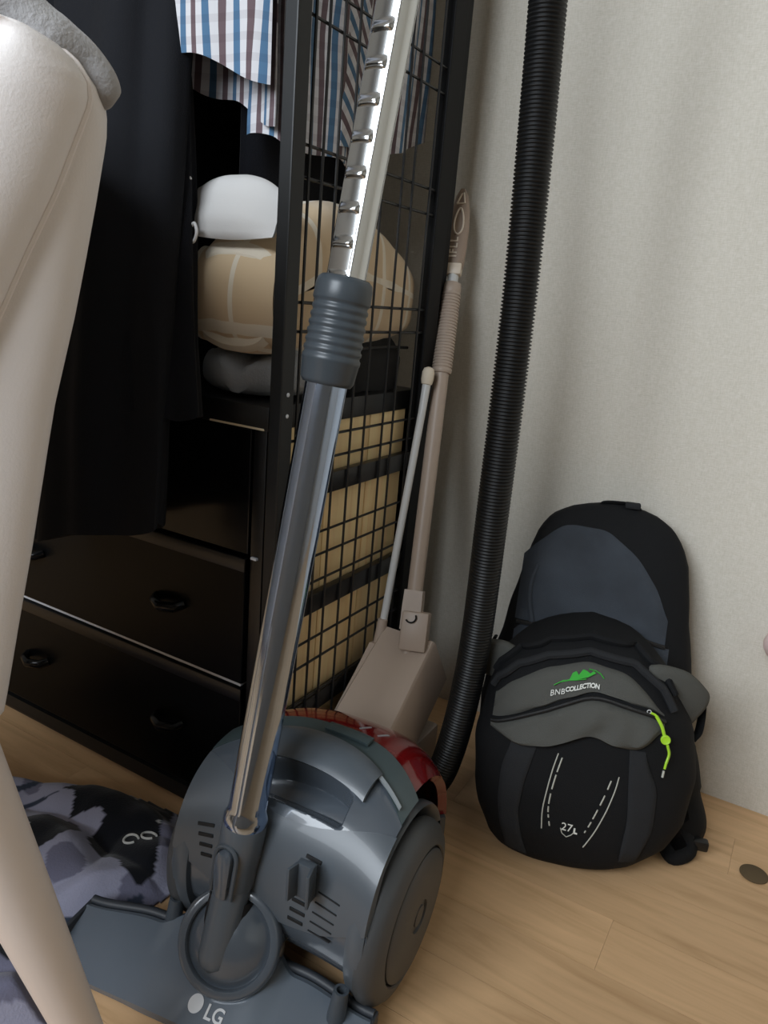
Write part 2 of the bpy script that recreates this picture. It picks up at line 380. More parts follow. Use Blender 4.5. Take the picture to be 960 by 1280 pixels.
# ================================================================== HANGING CLOTHES
def garment(name, m, label, cat, cen, top, bot, z0, z1, group=None, folds=7, amp=.008, seed=0, seg=72, nr=26, hem=None, lean=(0, 0)):
    """cen (x,y) at the hem; (half x, half y) at top and bottom; hem(a) gives the extra hem height"""
    mb = MB(); rings = []
    for i in range(nr+1):
        t = i/nr; ring = []
        for j in range(seg):
            a = 2*pi*j/seg; ca, sa = cos(a), sin(a)
            hx, hy = lerp(bot[0], top[0], t), lerp(bot[1], top[1], t)
            n = 2.6; q = (abs(ca)**n+abs(sa)**n)**(-1/n)
            f = amp*(1-.55*t)*(sin(folds*a+seed+1.2*sin(3*t+seed))+.6*sin((folds*1.7)//1*a+2*seed+2*t)) + .006*nz(3*ca+seed, 3*sa, 5*t)
            zz = lerp(z0, z1, t) + ((hem(a) if hem else 0)*(1-t)**3) + (.004*sin(5*a+seed) if i == 0 else 0)
            ring.append((cen[0]+lean[0]*t+(hx+f)*ca*q, cen[1]+lean[1]*t+(hy+f)*sa*q, zz))
        rings.append(ring)
    mb.loft(rings, cap=True)
    o = mb.build(name, m); tag(o, label, cat, group); return o
garment('long_coat', 'coat', 'long black wool coat hanging beside the chest, hem at drawer height', 'coat', (-.616, .567), (.060, .036), (.066, .034), .516, 1.52, folds=5, amp=.005, seed=1.0, lean=(-.21, .16))
garment('black_trousers', 'trouser', 'black trousers hanging between the long coat and the white chair', 'trousers', (-.668, .530), (.06, .04), (.108, .034), .375, 1.45, folds=5, amp=.007, seed=2.4, hem=lambda a: .03*cos(a), lean=(-.05, .16))
garment('dark_jacket', 'trouser', 'black jacket hanging beyond the grey hoodie, left of the long coat', 'jacket', (-.88, .76), (.07, .11), (.075, .12), .545, 1.55, folds=5, seed=4)
garment('dark_cardigan', 'coat', 'black cardigan hanging behind the checked shirts above the blanket', 'cardigan', (-.585, .80), (.02, .12), (.022, .125), .735, 1.5, folds=5, amp=.003, seed=5)

garment('black_dress', 'trouser', 'black garment hanging deep in the rack between coat and cardigan', 'dress', (-.715, .80), (.045, .115), (.05, .125), .535, 1.5, folds=5, amp=.004, seed=8)
def shirt_sheet(path, ztop, hemf, nu=70, nv=36, rip=.004, seed=0, th=.0015):
    """path: list of plan points; vertical cloth hanging along it"""
    pts = bez(path, 10); L = [0]
    for p, q in zip(pts, pts[1:]): L.append(L[-1]+(q-p).length)
    def at(u):
        s = u*L[-1]
        for k in range(len(pts)-1):
            if s <= L[k+1]+1e-9:
                t = (s-L[k])/(L[k+1]-L[k]); return pts[k].lerp(pts[k+1], t), (pts[k+1]-pts[k]).normalized(), s
        return pts[-1], (pts[-1]-pts[-2]).normalized(), s
    def fn(u, v):
        p, t, s = at(u); n = V((t.y, -t.x, 0))
        z = lerp(hemf(u), ztop, v)
        off = rip*(1-.3*v)*(sin(s*95+seed+2*v)+.7*sin(s*52+seed*2-3*v)) + .010*nz(s*9+seed, v*3, seed)
        return p + n*off + V((0, 0, z + .002*sin(s*60)))
    return fn, (lambda u, v: (u*L[-1]+.004*nz(u*6, v*9, 1), lerp(hemf(u), ztop, v)))
sh = thing('checked_shirt', 'blue and brown checked shirt hanging right behind the wire mesh', 'shirt', (-.52, .78, .8))
fn, uvf = shirt_sheet([(-.560, .655, 0), (-.525, .640, 0), (-.508, .652, 0), (-.503, .70, 0), (-.5, .78, 0), (-.503, .86, 0), (-.505, .915, 0), (-.52, .925, 0)], 1.42, lambda u: .786+.12*max(0, u-.5)+.012*sstep(.24, 0, u), nu=110, seed=1)
s_ = MB(); s_.sheet(fn, 120, 40, None, .0015, uvf); s_.build('front_panel', 'check', sh)
fn2, uvf2 = shirt_sheet([(-.497, .722, 0), (-.4945, .745, 0), (-.4955, .768, 0)], 1.40, lambda u: .800, seed=1, rip=.001)
s_ = MB(); s_.sheet(fn2, 14, 40, None, .001, lambda u, v: (.72*(uvf2(u, v)[1])+.72*u*.046, .72*uvf2(u, v)[1]-.72*u*.046)); relabel(s_.build('placket', 'check', sh), 'placket cut on the bias with diagonal stripes')
fn3, uvf3 = shirt_sheet([(-.56, .655, 0), (-.562, .76, 0), (-.555, .88, 0), (-.52, .925, 0)], 1.42, lambda u: .80+.04*u, seed=3)
s_ = MB(); s_.sheet(fn3, 50, 26, None, .0015, uvf3); s_.build('back_panel', 'check', sh)
s2 = thing('checked_shirt', 'checked shirt on the left of the black post, sleeve cuff turned up', 'shirt', (-.58, .61, .85))
hemA = lambda u: .873-.038*u-.006*sin(u*9)
fn, uvf = shirt_sheet([(-.650, .625, 0), (-.62, .602, 0), (-.58, .600, 0), (-.535, .603, 0), (-.508, .618, 0)], 1.42, hemA, seed=6, rip=.003)
s_ = MB(); s_.sheet(fn, 60, 36, None, .0015, uvf); s_.build('front_panel', 'check', s2)
fn, uvf = shirt_sheet([(-.646, .640, 0), (-.61, .652, 0), (-.56, .648, 0), (-.512, .634, 0)], 1.41, lambda u: hemA(u)-.022-.012*u, seed=7, rip=.002)
s_ = MB(); s_.sheet(fn, 50, 30, None, .0015, uvf); s_.build('back_panel', 'check', s2)

# ================================================================== ON THE CHEST
ZT = .532
gk = MB()
def knit(u, v):
    a = 2*pi*u; t = v
    r = (1-abs(2*t-1)**3)**.34 if 0 < t < 1 else 0
    x = -.560 + .066*cos(a)*r*(1+.1*nz(cos(a)*2, sin(a)*2, 1)); yv = .682 + .060*sin(a)*r
    z = ZT + .050*t + .018*(nz(x*32, yv*32, 2)) * (t > .25)
    return (x, yv, max(z, ZT))
gk.grid(knit, 48, 14); tag(gk.build('grey_sweater', 'grey_knit'), 'folded grey knit sweater on the black chest top under the blanket', 'sweater')
bl = thing('folded_blanket', 'folded beige blanket with white lines lying on the grey sweater', 'blanket', (-.552, .77, ZT+.05))
def blank(u, v):
    y = lerp(.620, .918, v); a = 2*pi*u
    e = (1-abs(2*v-1)**6)**.28 if 0 < v < 1 else 0
    ca, sa = cos(a), sin(a); n = 3.0; q = (abs(ca)**n+abs(sa)**n)**(-1/n)
    top = interp([(0, .692), (.12, .715), (.3, .742), (.52, .752), (.68, .740), (.88, .716), (1, .704)], v)
    bot = interp([(0, .578), (.5, .580), (1, .595)], v)
    zc, hz = (top+bot)/2, (top-bot)/2
    s = .82+.18*e
    hx = .0605
    x = -.551 + hx*ca*q*s + .003*nz(v*9, a*2, 4); z = zc + hz*sa*q*s + .004*nz(v*7, a*2, 9)
    return (x, y + .010*(1-s), z)
b_ = MB(); b_.grid(blank, 72, 40, lambda u, v: (u*.36, v*.30))
for vv in (0, 1): # end caps
    pts = [blank(u/72, vv) for u in range(72)]; b_.add(pts, [tuple(range(72))])
b_.build('fold', 'blanket', bl)
# the front end: the rolled edge seen from the front
rl = MB()
def roll(u, v):
    th = lerp(0, 4.6*pi, u); r = lerp(.057, .014, u)
    x = lerp(-.607, -.4935, v)
    return (x+.002*nz(u*9, v*3, 2), .640+r*.5*cos(th)-.006*sin(pi*v), .634 + r*1.02*sin(th) + .003*nz(v*5, u*4, 7))
rl.sheet(roll, 110, 16, None, .006, lambda u, v: (.15+u*.30, v*.13)); rl.build('rolled_edge', 'blanket', bl)
mk = thing('face_mask', 'white folded face mask with ear loops lying on the beige blanket', 'mask', (-.555, .64, .70))
def maskf(u, v):
    x = lerp(-.612, -.494, u); zt = sum(interp([(0, .742), (.08, .750), (.3, .757), (.62, .7575), (.82, .751), (1, .736)], u+d) for d in (-.08, -.04, 0, .04, .08))/5; zb = .697-.004*sin(pi*u)
    z = lerp(zb, zt, v); y = .612 + .020*v - .012*sin(pi*u)*sin(pi*v)**.5 + (.004*sin(v*14))*.15
    return (x, y, z)
k_ = MB(); k_.sheet(maskf, 40, 16, (0, -1, 0), .003); k_.build('mask_body', 'mask', mk)
MB().tube(bez([(-.594, .604, .750), (-.6005, .600, .744), (-.6010, .598, .728), (-.5995, .598, .706), (-.594, .598, .694), (-.584, .597, .688), (-.578, .596, .697), (-.582, .597, .706), (-.588, .598, .703)], 8), .0016, 8).build('ear_loop', 'loop', mk)
po = thing('pouch', 'small black fabric pouch on the chest top behind the mesh', 'pouch', (-.52, .855, ZT))
p_ = MB(); rings = []
for t in [i/12 for i in range(13)]:
    hw = interp([(0, .062), (.45, .066), (.7, .06), (.88, .034), (1, .006)], t); hd = interp([(0, .022), (.5, .024), (1, .006)], t)
    rings.append([(-.524+hd*cos(a)*(abs(cos(a))**2.6+abs(sin(a))**2.6)**(-1/2.6), .858+hw*sin(a)*(abs(cos(a))**2.6+abs(sin(a))**2.6)**(-1/2.6), ZT+.082*t+.003*nz(a*2, t*4, 2)) for a in [2*pi*j/40 for j in range(40)]])
p_.loft(rings); p_.build('pouch_body', 'pouch', po)
MB().tube([(-.499, .80, ZT+.055), (-.497, .858, ZT+.057), (-.499, .915, ZT+.055)], .002, 6).build('zipper', 'zip', po)

# ================================================================== VACUUM CLEANER
VO = V((-.353, .535, 0)); VT = R_(4)
va_, vb_ = V((cos(VT), sin(VT), 0)), V((-sin(VT), cos(VT), 0))
def vl(x, y, z): return VO + va_*x + vb_*y + V((0, 0, z))
def vs(s, deg, off=0.0):
    def raw(s, ph):
        k = math.sqrt(1-.31*abs(s)**3); c, si = cos(ph), sin(ph); n = 2.3
        ry = .12 if c > 0 else .108; rz = .122 if si > 0 else .08
        q = (abs(c)**n+abs(si)**n)**(-1/n)
        return V((.108*s, .035-.028*abs(s)**3+k*ry*c*q, .095+k*rz*si*q))
    ph = R_(deg); p = raw(s, ph)
    if off:
        e = 1e-3; s0 = max(-.999, min(.999, s))
        n = (raw(s0+e, ph)-raw(s0-e, ph)).cross(raw(s, ph+e)-raw(s, ph-e)).normalized()
        if n.dot(p-V((0, .035, .095))) < 0: n = -n
        p = p+n*off
    return vl(*p)
vac = thing('vacuum_cleaner', 'slate grey canister vacuum cleaner with a red dust bin on the floor', 'vacuum', VO)
def lidfront(s): return 139-26*abs(s-.05)**2.2
def lidback(s): return 97+14*abs(s)**1.6
def frback(s): return 82+8*abs(s)**2
def low(s): return 186-22*s*s
def patch(f0, f1, s0, s1, off, th, nu=60, nv=30, disp=None):
    mb = MB()
    mb.sheet(lambda u, v: vs(lerp(s0, s1, u), lerp(f0(lerp(s0, s1, u)), f1(lerp(s0, s1, u)), v), off - (disp(lerp(s0, s1, u), lerp(f0(lerp(s0, s1, u)), f1(lerp(s0, s1, u)), v)) if disp else 0)), nu, nv, None, 0) if False else None
    o = lambda u, v, k: vs(lerp(s0, s1, u), lerp(f0(lerp(s0, s1, u)), f1(lerp(s0, s1, u)), v), k - (disp(lerp(s0, s1, u), lerp(f0(lerp(s0, s1, u)), f1(lerp(s0, s1, u)), v)) if disp else 0))
    W = nv+1; N = (nu+1)*W
    vsx = [o(i/nu, j/nv, off) for i in range(nu+1) for j in range(W)] + [o(i/nu, j/nv, off-th) for i in range(nu+1) for j in range(W)]
    fs = []
    for i in range(nu):
        for j in range(nv):
            a, b, c, d = i*W+j, (i+1)*W+j, (i+1)*W+j+1, i*W+j+1
            fs += [(a, b, c, d), (N+d, N+c, N+b, N+a)]
    rim = [(i, 0) for i in range(nu)] + [(nu, j) for j in range(nv)] + [(i, nv) for i in range(nu, 0, -1)] + [(0, j) for j in range(nv, 0, -1)]
    for k in range(len(rim)):
        a = rim[k][0]*W+rim[k][1]; q = rim[(k+1) % len(rim)]; b = q[0]*W+q[1]; fs.append((b, a, N+a, N+b))
    return mb.add(vsx, fs)
c206 = lambda s: 207
core = MB(); core.loft([[vs(s, d, -.006) for d in range(0, 360, 6)] for s in [-.97+1.94*i/30 for i in range(31)]])
def core_disp(): pass
patch(low, c206, -.99, .99, 0, .005, 60, 12).build('front_bumper', 'plastic_gl', vac)
patch(lidfront, low, -.985, .985, .0030, .009, 70, 40).build('front_cover', 'plastic', vac)
def recess(s, d):
    e = lambda a, b, c, d_, x: sstep(a, b, x)*(1-sstep(c, d_, x))
    up = 115+4*abs(s-.05)**2*6
    return .030*e(-.52, -.44, .44, .53, s)*e(up-2, up+1.5, 131, 134.5, d)
patch(lidback, lidfront, -.975, .975, .0035, .005, 110, 90, recess).build('lid', 'plastic_gl', vac)
patch(frback, lidback, -.97, .97, .0045, .008, 60, 14).build('lid_frame', 'frame_gr', vac)
patch(lambda s: 10, frback, -.92, .92, .002, .010, 60, 40).build('dust_bin', 'red', vac)
patch(c206, lambda s: 262, -.97, .97, -.004, .006, 50, 16).build('base', 'plastic_dk', vac)
patch(lambda s: -98, lambda s: 10, -.95, .95, 0, .006, 50, 30).build('rear_shell', 'plastic_dk', vac)
# core block below the recess, so that nothing is hollow
MB().loft([[vs(s, d, -.040) for d in range(0, 360, 8)] for s in [-.9+1.8*i/16 for i in range(17)]]).build('motor_housing', 'plastic_dk', vac)
# handle bridge over the recess
hb = MB(); hb.sheet(lambda u, v: vs(lerp(-.60, .62, u), lerp(99+10*abs(lerp(-.6, .62, u))**2, 116+5*abs(lerp(-.6, .62, u))**2, v), .007+.006*sin(pi*u)-.004*(2*v-1)**2), 40, 12, None, .006); hb.build('handle', 'plastic', vac)
# release strip and bin marks
sp = MB(); sp.sheet(lambda u, v: vs(lerp(.46, .90, u), lerp(lerp(100.5, 103, v), lerp(106, 108, v), u), .0068), 20, 3, None, .002); relabel(sp.build('trim_strip', 'strip_gr', vac), 'narrow pale grey strip on the lid frame')
for s0 in (.12, .32):
    mk_ = MB(); mk_.sheet(lambda u, v: vs(lerp(s0, s0+.02, u)+.06*v, lerp(76, 70, v), .0028), 2, 6, None, .001); mk_.build('level_mark', 'strip_gr', vac)
nb = MB(); nb.sheet(lambda u, v: vs(lerp(-.1, .36, u), lerp(84, 90, v), .0065-.001*(2*v-1)**2), 20, 4, None, .003); nb.build('bin_latch', 'frame_gr', vac)
# vents
def slot(s, d, ln, wd, name='vent_slot'):
    p = vs(s, d, .0026); q = vs(s, d, .008); n = (q-p).normalized(); t = (vs(s+.02, d)-vs(s-.02, d)).normalized(); b = n.cross(t)
    MB().box(p, (ln, wd, .003), Matrix((t, b, n)).transposed(), bev=.0004, seg=1).build(name, 'slot', vac)
for k in range(4): slot(-.70+.03*k*.6, 152+4.6*k, .018-.002*k, .0034)
for k in range(7): slot(.385-.014*k, 149+4.9*k, .0165, .0036)
for k in range(5): slot(.60-.014*k, 160+4.9*k, .024, .0014, 'vent_groove')
# parking bracket
bk = MB()
for sg in (-1, 1):
    bk.box(vl(.042+sg*.0085, -.086, .150), (.0032, .014, .034), Matrix.Rotation(VT+sg*.25, 3, 'Z'), bev=.001)
bk.box(vl(.042, -.078, .149), (.017, .008, .036), Matrix.Rotation(VT, 3, 'Z'), bev=.001)
bk.build('parking_bracket', 'plastic_dk', vac)
# front nubs
for (x, y, z, h) in ((-.106, -.083, .018, .042), (.086, -.088, .016, .042)):
    MB().lathe([(.0085, 0), (.0085, h*.4), (.007, h), (.0045, h), (.0045, h-.012), (.001, h-.012)], vl(x, y, z), (.06, .1, 1), 20).build('bumper_nub', 'plastic_dk', vac)
# wheels
def wheel(sg, tilt):
    ax = (va_*sg + V((0, 0, tilt))).normalized(); o = vl(sg*.094, 0, .0870)
    r = MB().lathe([(.060, .002), (.0845, .003), (.0865, .006), (.0865, .013), (.0845, .018), (.079, .023), (.066, .027), (.0645, .0255), (.0645, .020), (.02, .020)], o, ax, 72).build('wheel', 'wheel', vac)
    MB().lathe([(.0625, .018), (.0625, .0265), (.0605, .0282), (.030, .0305), (.016, .031), (.0155, .0288), (.0105, .0288), (.010, .0305), (.001, .0305)], o, ax, 64).build('wheel_cap', 'wheel', r)
wheel(1, -.02); wheel(-1, -.02)
def fender(sg):
    ax = va_*sg; o = vl(sg*.092, .004, .092); rings = []
    for d in range(-64, 160, 5):
        a = R_(d); dr = vb_*(-cos(a)) + V((0, 0, sin(a))); r = .090+.004*sin(R_(max(0, min(180, d))))
        rings.append([o+ax*-.006+dr*(r-.012), o+ax*-.004+dr*(r-.002), o+ax*.002+dr*(r+.0005), o+ax*.010+dr*(r+.0005), o+ax*.0135+dr*(r-.001), o+ax*.0115+dr*(r-.004)])
    MB().loft(rings).build('wheel_fender', 'plastic', vac)
fender(1); fender(-1)

# ================================================================== WAND WITH FLOOR NOZZLE
WA, WB = V((-.3785, .4545, .140)), V((-.3375, .5560, .866))
wd = (WB-WA).normalized()
def wp(z): return WA + wd*((z-WA.z)/wd.z)
NO = V((-.384, .436, 0)); NT = R_(10)
wand = thing('vacuum_wand', 'chrome telescopic vacuum wand with a slate floor nozzle, standing before the canister', 'vacuum wand', NO)
MB().lathe([(.0195, 0), (.0205, .002), (.0205, .008), (.0185, .013), (.0175, .018), (.0175, .41)], wp(.176), wd, 48).build('lower_tube', 'chrome', wand)
ZG = .577
pr = [(.0165, 0), (.0200, .0005), (.0222, .004), (.0236, .0185), (.0240, .0192)]
for k in range(7): pr += [(.0242-.0002*k, .0205+.0066*k), (.0242-.0002*k, .0227+.0066*k), (.0230-.0002*k, .0241+.0066*k), (.0230-.0002*k, .0258+.0066*k)]
pr += [(.0232, .067), (.0236, .068), (.0232, .079), (.0222, .0835), (.0195, .086), (.0145, .0862)]
MB().lathe(pr, wp(ZG), wd, 64).build('grip_sleeve', 'grip', wand, sharp=55)
# upper tube: round with a notched flat channel on the side that faces the room
side = (V((-.16, -.98, 0)) - wd*V((-.16, -.98, 0)).dot(wd)).normalized(); sd2 = wd.cross(side)
rings = []; z = .68; z1 = 1.12
base = wp(.655); Lg = (z1-.655)/wd.z; nst = 560
for i in range(nst+1):
    h = Lg*i/nst; ph = ((h-.004) % .0262)/.0262
    bump = (1-sstep(.0, .30, ph))*sstep(.0, .06, ph+.03) if ph < .5 else sstep(.93, 1.0, ph)
    ring = []
    for j in range(72):
        a = 2*pi*j/72; x, y = cos(a)*.0160, sin(a)*.0160
        if x > .0108 and abs(y) < .0118:
            flat = .0102 + .0018*(1-(y/.0118)**2) + .0034*bump*(1-sstep(.0085, .0112, abs(y))); x = min(x, flat)
        ring.append(base + wd*h + side*x + sd2*y)
    rings.append(ring)
MB().loft(rings).build('upper_tube', 'chrome_soft', wand, sharp=60)
# connector with latch
MB().lathe([(.0165, -.022), (.0170, -.02), (.0172, .03), (.0190, .034), (.0198, .062), (.0205, .064), (.0208, .094), (.0200, .0965)], wp(.082), wd, 40).build('connector', 'plastic', wand)
fr = (V((.04, -1, 0)) - wd*V((.04, -1, 0)).dot(wd)).normalized(); fs_ = wd.cross(fr)
lt = MB(); rings = []
for h, o0, wv in ((-.034, .012, .005), (-.031, .0235, .0068), (-.01, .0265, .0080), (.008, .0275, .0082), (.0135, .0262, .0066), (.0165, .022, .0035)):
    c = wp(.142)+wd*h
    rings.append([c+fr*(o0 if abs(a_) < .1 else (o0-.002 if a_ < 2 else .012))+fs_*b_*wv for a_, b_ in ((1, -1), (0, -.6), (0, .6), (1, 1), (3, 1), (3, -1))])
lt.loft(rings); lt.build('latch_button', 'plastic_gl', wand)
lr = MB(); rp = []
for k in range(13):
    a = pi*k/12; rp.append(wp(.150)+fr*.0205+wd*(.0115*sin(a)-.0)+fs_*(.0115*cos(a)))
lr.tube([wp(.112)+fr*.0190+fs_*.0112]+rp+[wp(.112)+fr*.0190-fs_*.0112], .0022, 8); lr.build('latch_surround', 'plastic_dk', wand)
# nozzle
na, nb_ = V((cos(NT), sin(NT), 0)), V((-sin(NT), cos(NT), 0))
def nl(x, y, z): return NO + na*x + nb_*y + V((0, 0, z))
nz_ = thing if False else None
rings = []
NU = 80
for i in range(NU+1):
    u = lerp(-.156, .156, i/NU); au = abs(u)
    hump = 1-sstep(.045, .075, au); end = sstep(.156, .150, au)
    top = .036 + .012*hump - .004*sstep(.075, .156, au); yb = .016 + .012*hump - .010*sstep(.08, .156, au); yf = -.052 - .001*hump + .004*sstep(.1, .156, au)
    fz = .008+.002*hump
    ring = [nl(u, yf, .0015), nl(u, yf-.001, fz), nl(u, lerp(yf, yb, .25), lerp(fz, top, .30)), nl(u, lerp(yf, yb, .6), lerp(fz, top, .70+.05*hump)), nl(u, lerp(yf, yb, .93), top-.0006), nl(u, yb, top-.002), nl(u, yb+.003, top-.008), nl(u, yb+.018, .018), nl(u, yb+.018, .0015)]
    rings.append(ring)
noz = MB().loft(rings).build('floor_nozzle', 'nozzle', wand, sharp=32)
for sg in (-1, 1):
    pts = [nl(sg*x, (.016-.010*sstep(.08, .156, x))+.006, .036-.004*sstep(.075, .156, x)-.0022) for x in [.046+.110*k/14 for k in range(15)]]
    MB().tube(pts, .0046, 10).build('rear_rim', 'nozzle_dk', noz)
for sg in (-1, 1):
    MB().box(nl(sg*.1565, -.016, .016), (.005, .066, .030), Matrix.Rotation(NT, 3, 'Z'), bev=.002).build('end_cap', 'nozzle_dk', noz)
MB().box(nl(0, -.005, .0035), (.27, .05, .006), Matrix.Rotation(NT, 3, 'Z')).build('sole_brush', 'slot', noz)
# pivot housing
jc = nl(.014, -.002, .064); jax = V((.30, -.80, .52)).normalized()
MB().lathe([(.001, -.034), (.046, -.034), (.0492, -.014), (.0495, .003), (.0475, .0075), (.0455, .0085), (.0405, .0085), (.0395, .0070), (.0392, .0025), (.0375, .0030), (.034, .0065), (.026, .0125), (.014, .0170), (.001, .0185)], jc, jax, 60).build('pivot_housing', 'plastic_gl', noz)
n0 = jc + jax*.0125 - na*.010 - V((0, 0, .014)); n1 = wp(.118)
def capsule(r, o, a_, b_, name, m_):
    ax = (b_-a_).normalized(); L = (b_-a_).length
    MB().lathe([(.001, -r), (r*.5, -r*.87), (r*.87, -r*.5), (r, 0), (r, L)], a_+o, ax, 36).build(name, m_, wand if m_ == 'plastic' else noz)
capsule(.0172, V((0, 0, 0)), n0, n1, 'neck', 'plastic')
capsule(.0215, -jax*.0090, n0, n0.lerp(n1, .75), 'neck_groove', 'slot')
# logo on the nozzle face
def nface(u, w_):   # w_ 0 front .. 1 back
    hump = 1-sstep(.045, .075, abs(u)); yf = -.052-.001*hump; yb = .016+.012*hump; fz = .008+.002*hump; top = .036+.012*hump
    tab = [(0, 0), (.25, .30), (.6, .70+.05*hump), (.93, 1)]
    return nl(u, lerp(yf, yb, w_), lerp(fz, top, interp(tab, w_)))
def on_face(vs_, u0, w0, sc_w=1/.084):
    out = []
    for p in vs_:
        q = nface(u0+p[0], w0+p[1]*sc_w); n = (nface(u0+p[0]+.002, w0+p[1]*sc_w)-q).cross(nface(u0+p[0], w0+p[1]*sc_w+.02)-q).normalized()
        out.append(q+n*(.0006+p[2]))
    return out
lg = MB(); t_v, t_f = text_mesh('LG', .0155, .0003, 1.0, .0003); lg.add(on_face(t_v, .022, .17), t_f); lg.build('logo_letters', 'silver', noz, smooth=False)
ld = MB(); vv = [(0, 0, .0002)]+[(.0072*cos(2*pi*k/28), .0072*sin(2*pi*k/28), .0002) for k in range(28)]; ld.add(on_face(vv, .001, .20), [(0, k+1, (k+1) % 28+1) for k in range(28)]); ld.build('logo_disc', 'silver', noz)

# ================================================================== HOSE
hp = bez([(-.300, .72, 1.30), (-.309, .762, 1.10), (-.3125, .797, .941), (-.3055, .802, .680), (-.306, .805, .4085), (-.3105, .812, .230), (-.321, .803, .10), (-.338, .79, .040), (-.37, .755, .026), (-.42, .728, .026), (-.455, .72, .03)], 60)
Ls = [0]
for p, q in zip(hp, hp[1:]): Ls.append(Ls[-1]+(q-p).length)
tot = Ls[-1]; step = .0010; pts = []; k = 0; s = 0
while s < tot:
    while Ls[k+1] < s: k += 1
    pts.append(hp[k].lerp(hp[k+1], (s-Ls[k])/(Ls[k+1]-Ls[k]))); s += step
hr = [.0182+.0011*(1 if (i % 4) in (0, 1) else -1) for i in range(len(pts))]
tag(MB().tube(pts, hr, 22).build('vacuum_hose', 'hose', sharp=70), 'black corrugated vacuum hose hanging down in front of the pale wall', 'hose')

# ================================================================== BROOM AND DUSTPAN
dp = thing('dustpan', 'beige long-handled dustpan leaning in the corner with an embossed grip', 'dustpan', (-.415, .76, 0))
H0, H1 = V((-.414, .838, .235)), V((-.4905, 1.022, .800)); hd = (H1-H0).normalized()
def hpnt(z): return H0 + hd*((z-H0.z)/hd.z)
MB().lathe([(.0105, 0), (.0105, .40)], hpnt(.19), hd, 24).build('handle_tube', 'beige', dp)
pr = [(.0125, 0), (.0138, .003)]
for k in range(26): pr += [(.0138, .004+.0042*k), (.0138, .0065+.0042*k), (.0128, .0072+.0042*k), (.0128, .008+.0042*k)]
pr += [(.0134, .116), (.0125, .126), (.0085, .128)]
MB().lathe(pr, hpnt(.556), hd, 28).build('ribbed_grip', 'beige', dp, sharp=60)
MB().lathe([(.0075, 0), (.0075, .016)], hpnt(.677), hd, 20).build('collar_ring', 'rod', dp)
# flat hanging tab with an oval window and a small triangle on its end
hn = V((.30, -.95, 0)); hn = (hn-hd*hn.dot(hd)).normalized(); hs = hd.cross(hn)
if hs.x < 0: hs = -hs
tb = hpnt(.690)
def flatp(h, x, o=0): return tb + hd*h + hs*x + hn*o
prof = [(0, .0095), (.012, .0125), (.03, .0135), (.06, .0140), (.09, .0120), (.108, .0085), (.118, .0035)]
rings = [[flatp(h, -w_, -.005), flatp(h, -w_, .003), flatp(h, -w_*.7, .006), flatp(h, w_*.7, .006), flatp(h, w_, .003), flatp(h, w_, -.005)] for h, w_ in prof]
hg = MB().loft(rings).build('hand_tab', 'tab', dp)
MB().box(flatp(.004, 0, .001), (.0215, .014, .016), Matrix((hs, hn, hd)).transposed(), bev=.002).build('tab_collar', 'beige_lt', dp)
ov = [flatp(.071+.0185*sin(a)*1.0, .0062*cos(a)*(1+.25*-sin(a)), .0068) for a in [2*pi*k/28 for k in range(29)]]
MB().tube(ov, .0014, 6, cap=False).build('oval_rim', 'beige_lt', hg)
tr = [flatp(.096, -.0058, .0066), flatp(.097, .0052, .0066), flatp(.1115, .0022, .0066), flatp(.1095, -.0006, .0066), flatp(.096, -.0058, .0066)]
MB().tube(tr, .0013, 6).build('triangle_rim', 'beige_lt', hg)
t_v, t_f = text_mesh('IFLL', .0150, .0008, 1.15, .0003); e = MB(); e.add([flatp(.034+p[0], -p[1]-.003, .0062+p[2]) for p in t_v], t_f); e.build('embossed_letters', 'beige_lt', hg, smooth=False)
# socket and pan
MB().loft([[hpnt(.225)+hs*x*k+hn*y*k for x, y in ((-.013, -.011), (.013, -.011), (.013, .013), (-.013, .013))] for k in (1.0, 1.0)][:1] + [[hpnt(z_)+hs*x*k+hn*y*k for x, y in ((-.013, -.011), (.013, -.011), (.013, .013), (-.013, .013))] for z_, k in ((.255, 1.0), (.275, .95))]).build('socket', 'beige', dp)
MB().box(hpnt(.238)+V((.010, -.006, -.012)), (.036, .030, .052), Matrix((hs, -hn, hd)).transposed(), bev=.003).build('hinge_block', 'beige', dp)
MB().tube([hpnt(.238)+hn*.022+hs*(.002+.007*cos(a))+hd*(.004+.007*sin(a)) for a in [R_(q) for q in range(-150, 40, 12)]], .0012, 6).build('hinge_slot', 'slot', dp)
pan = MB(); sec = []
for t in [k/10 for k in range(11)]:
    y = lerp(.842, .665, t); z = lerp(.213, .080, t); wl = lerp(-.4555, -.462, t); wr = lerp(-.377, -.372, t)
    sec.append([(wl, y, z), (wl+.003, y-.003, z+.003), (wr-.003, y-.003, z+.003), (wr, y, z), (wr, y+.052*(1-.1*t), z-.075*(1-.0*t)), (wl, y+.052*(1-.1*t), z-.075)])
pan.loft(sec).build('pan_body', 'beige', dp)
MB().box((-.417, .80, .036), (.082, .17, .072), bev=.006).build('pan_tray', 'beige', dp)
br = thing('broom', 'broom with a thin white rod standing between the dustpan and the mesh', 'broom', (-.46, .80, 0))
MB().tube([(-.4585, .838, .205), (-.4600, .900, .505), (-.4603, .9075, .548), (-.4604, .9095, .556)], [.0052, .0052, .0058, .0035], 14).build('rod', 'rod', br)
relabel(MB().lathe([(.003, -.012), (.0072, -.010), (.0084, -.004), (.0084, .006), (.0065, .011), (.002, .013)], (-.4605, .9085, .553), (-.02, .18, 1), 16).build('rod_end', 'off_white', br), 'rounded cream end of the rod')
MB().lathe([(.006, -.035), (.0085, -.03), (.0075, .0), (.0068, .02), (.0055, .021)], (-.4580, .835, .205), (-.01, .2, 1), 16).build('rod_socket', 'beige', br)
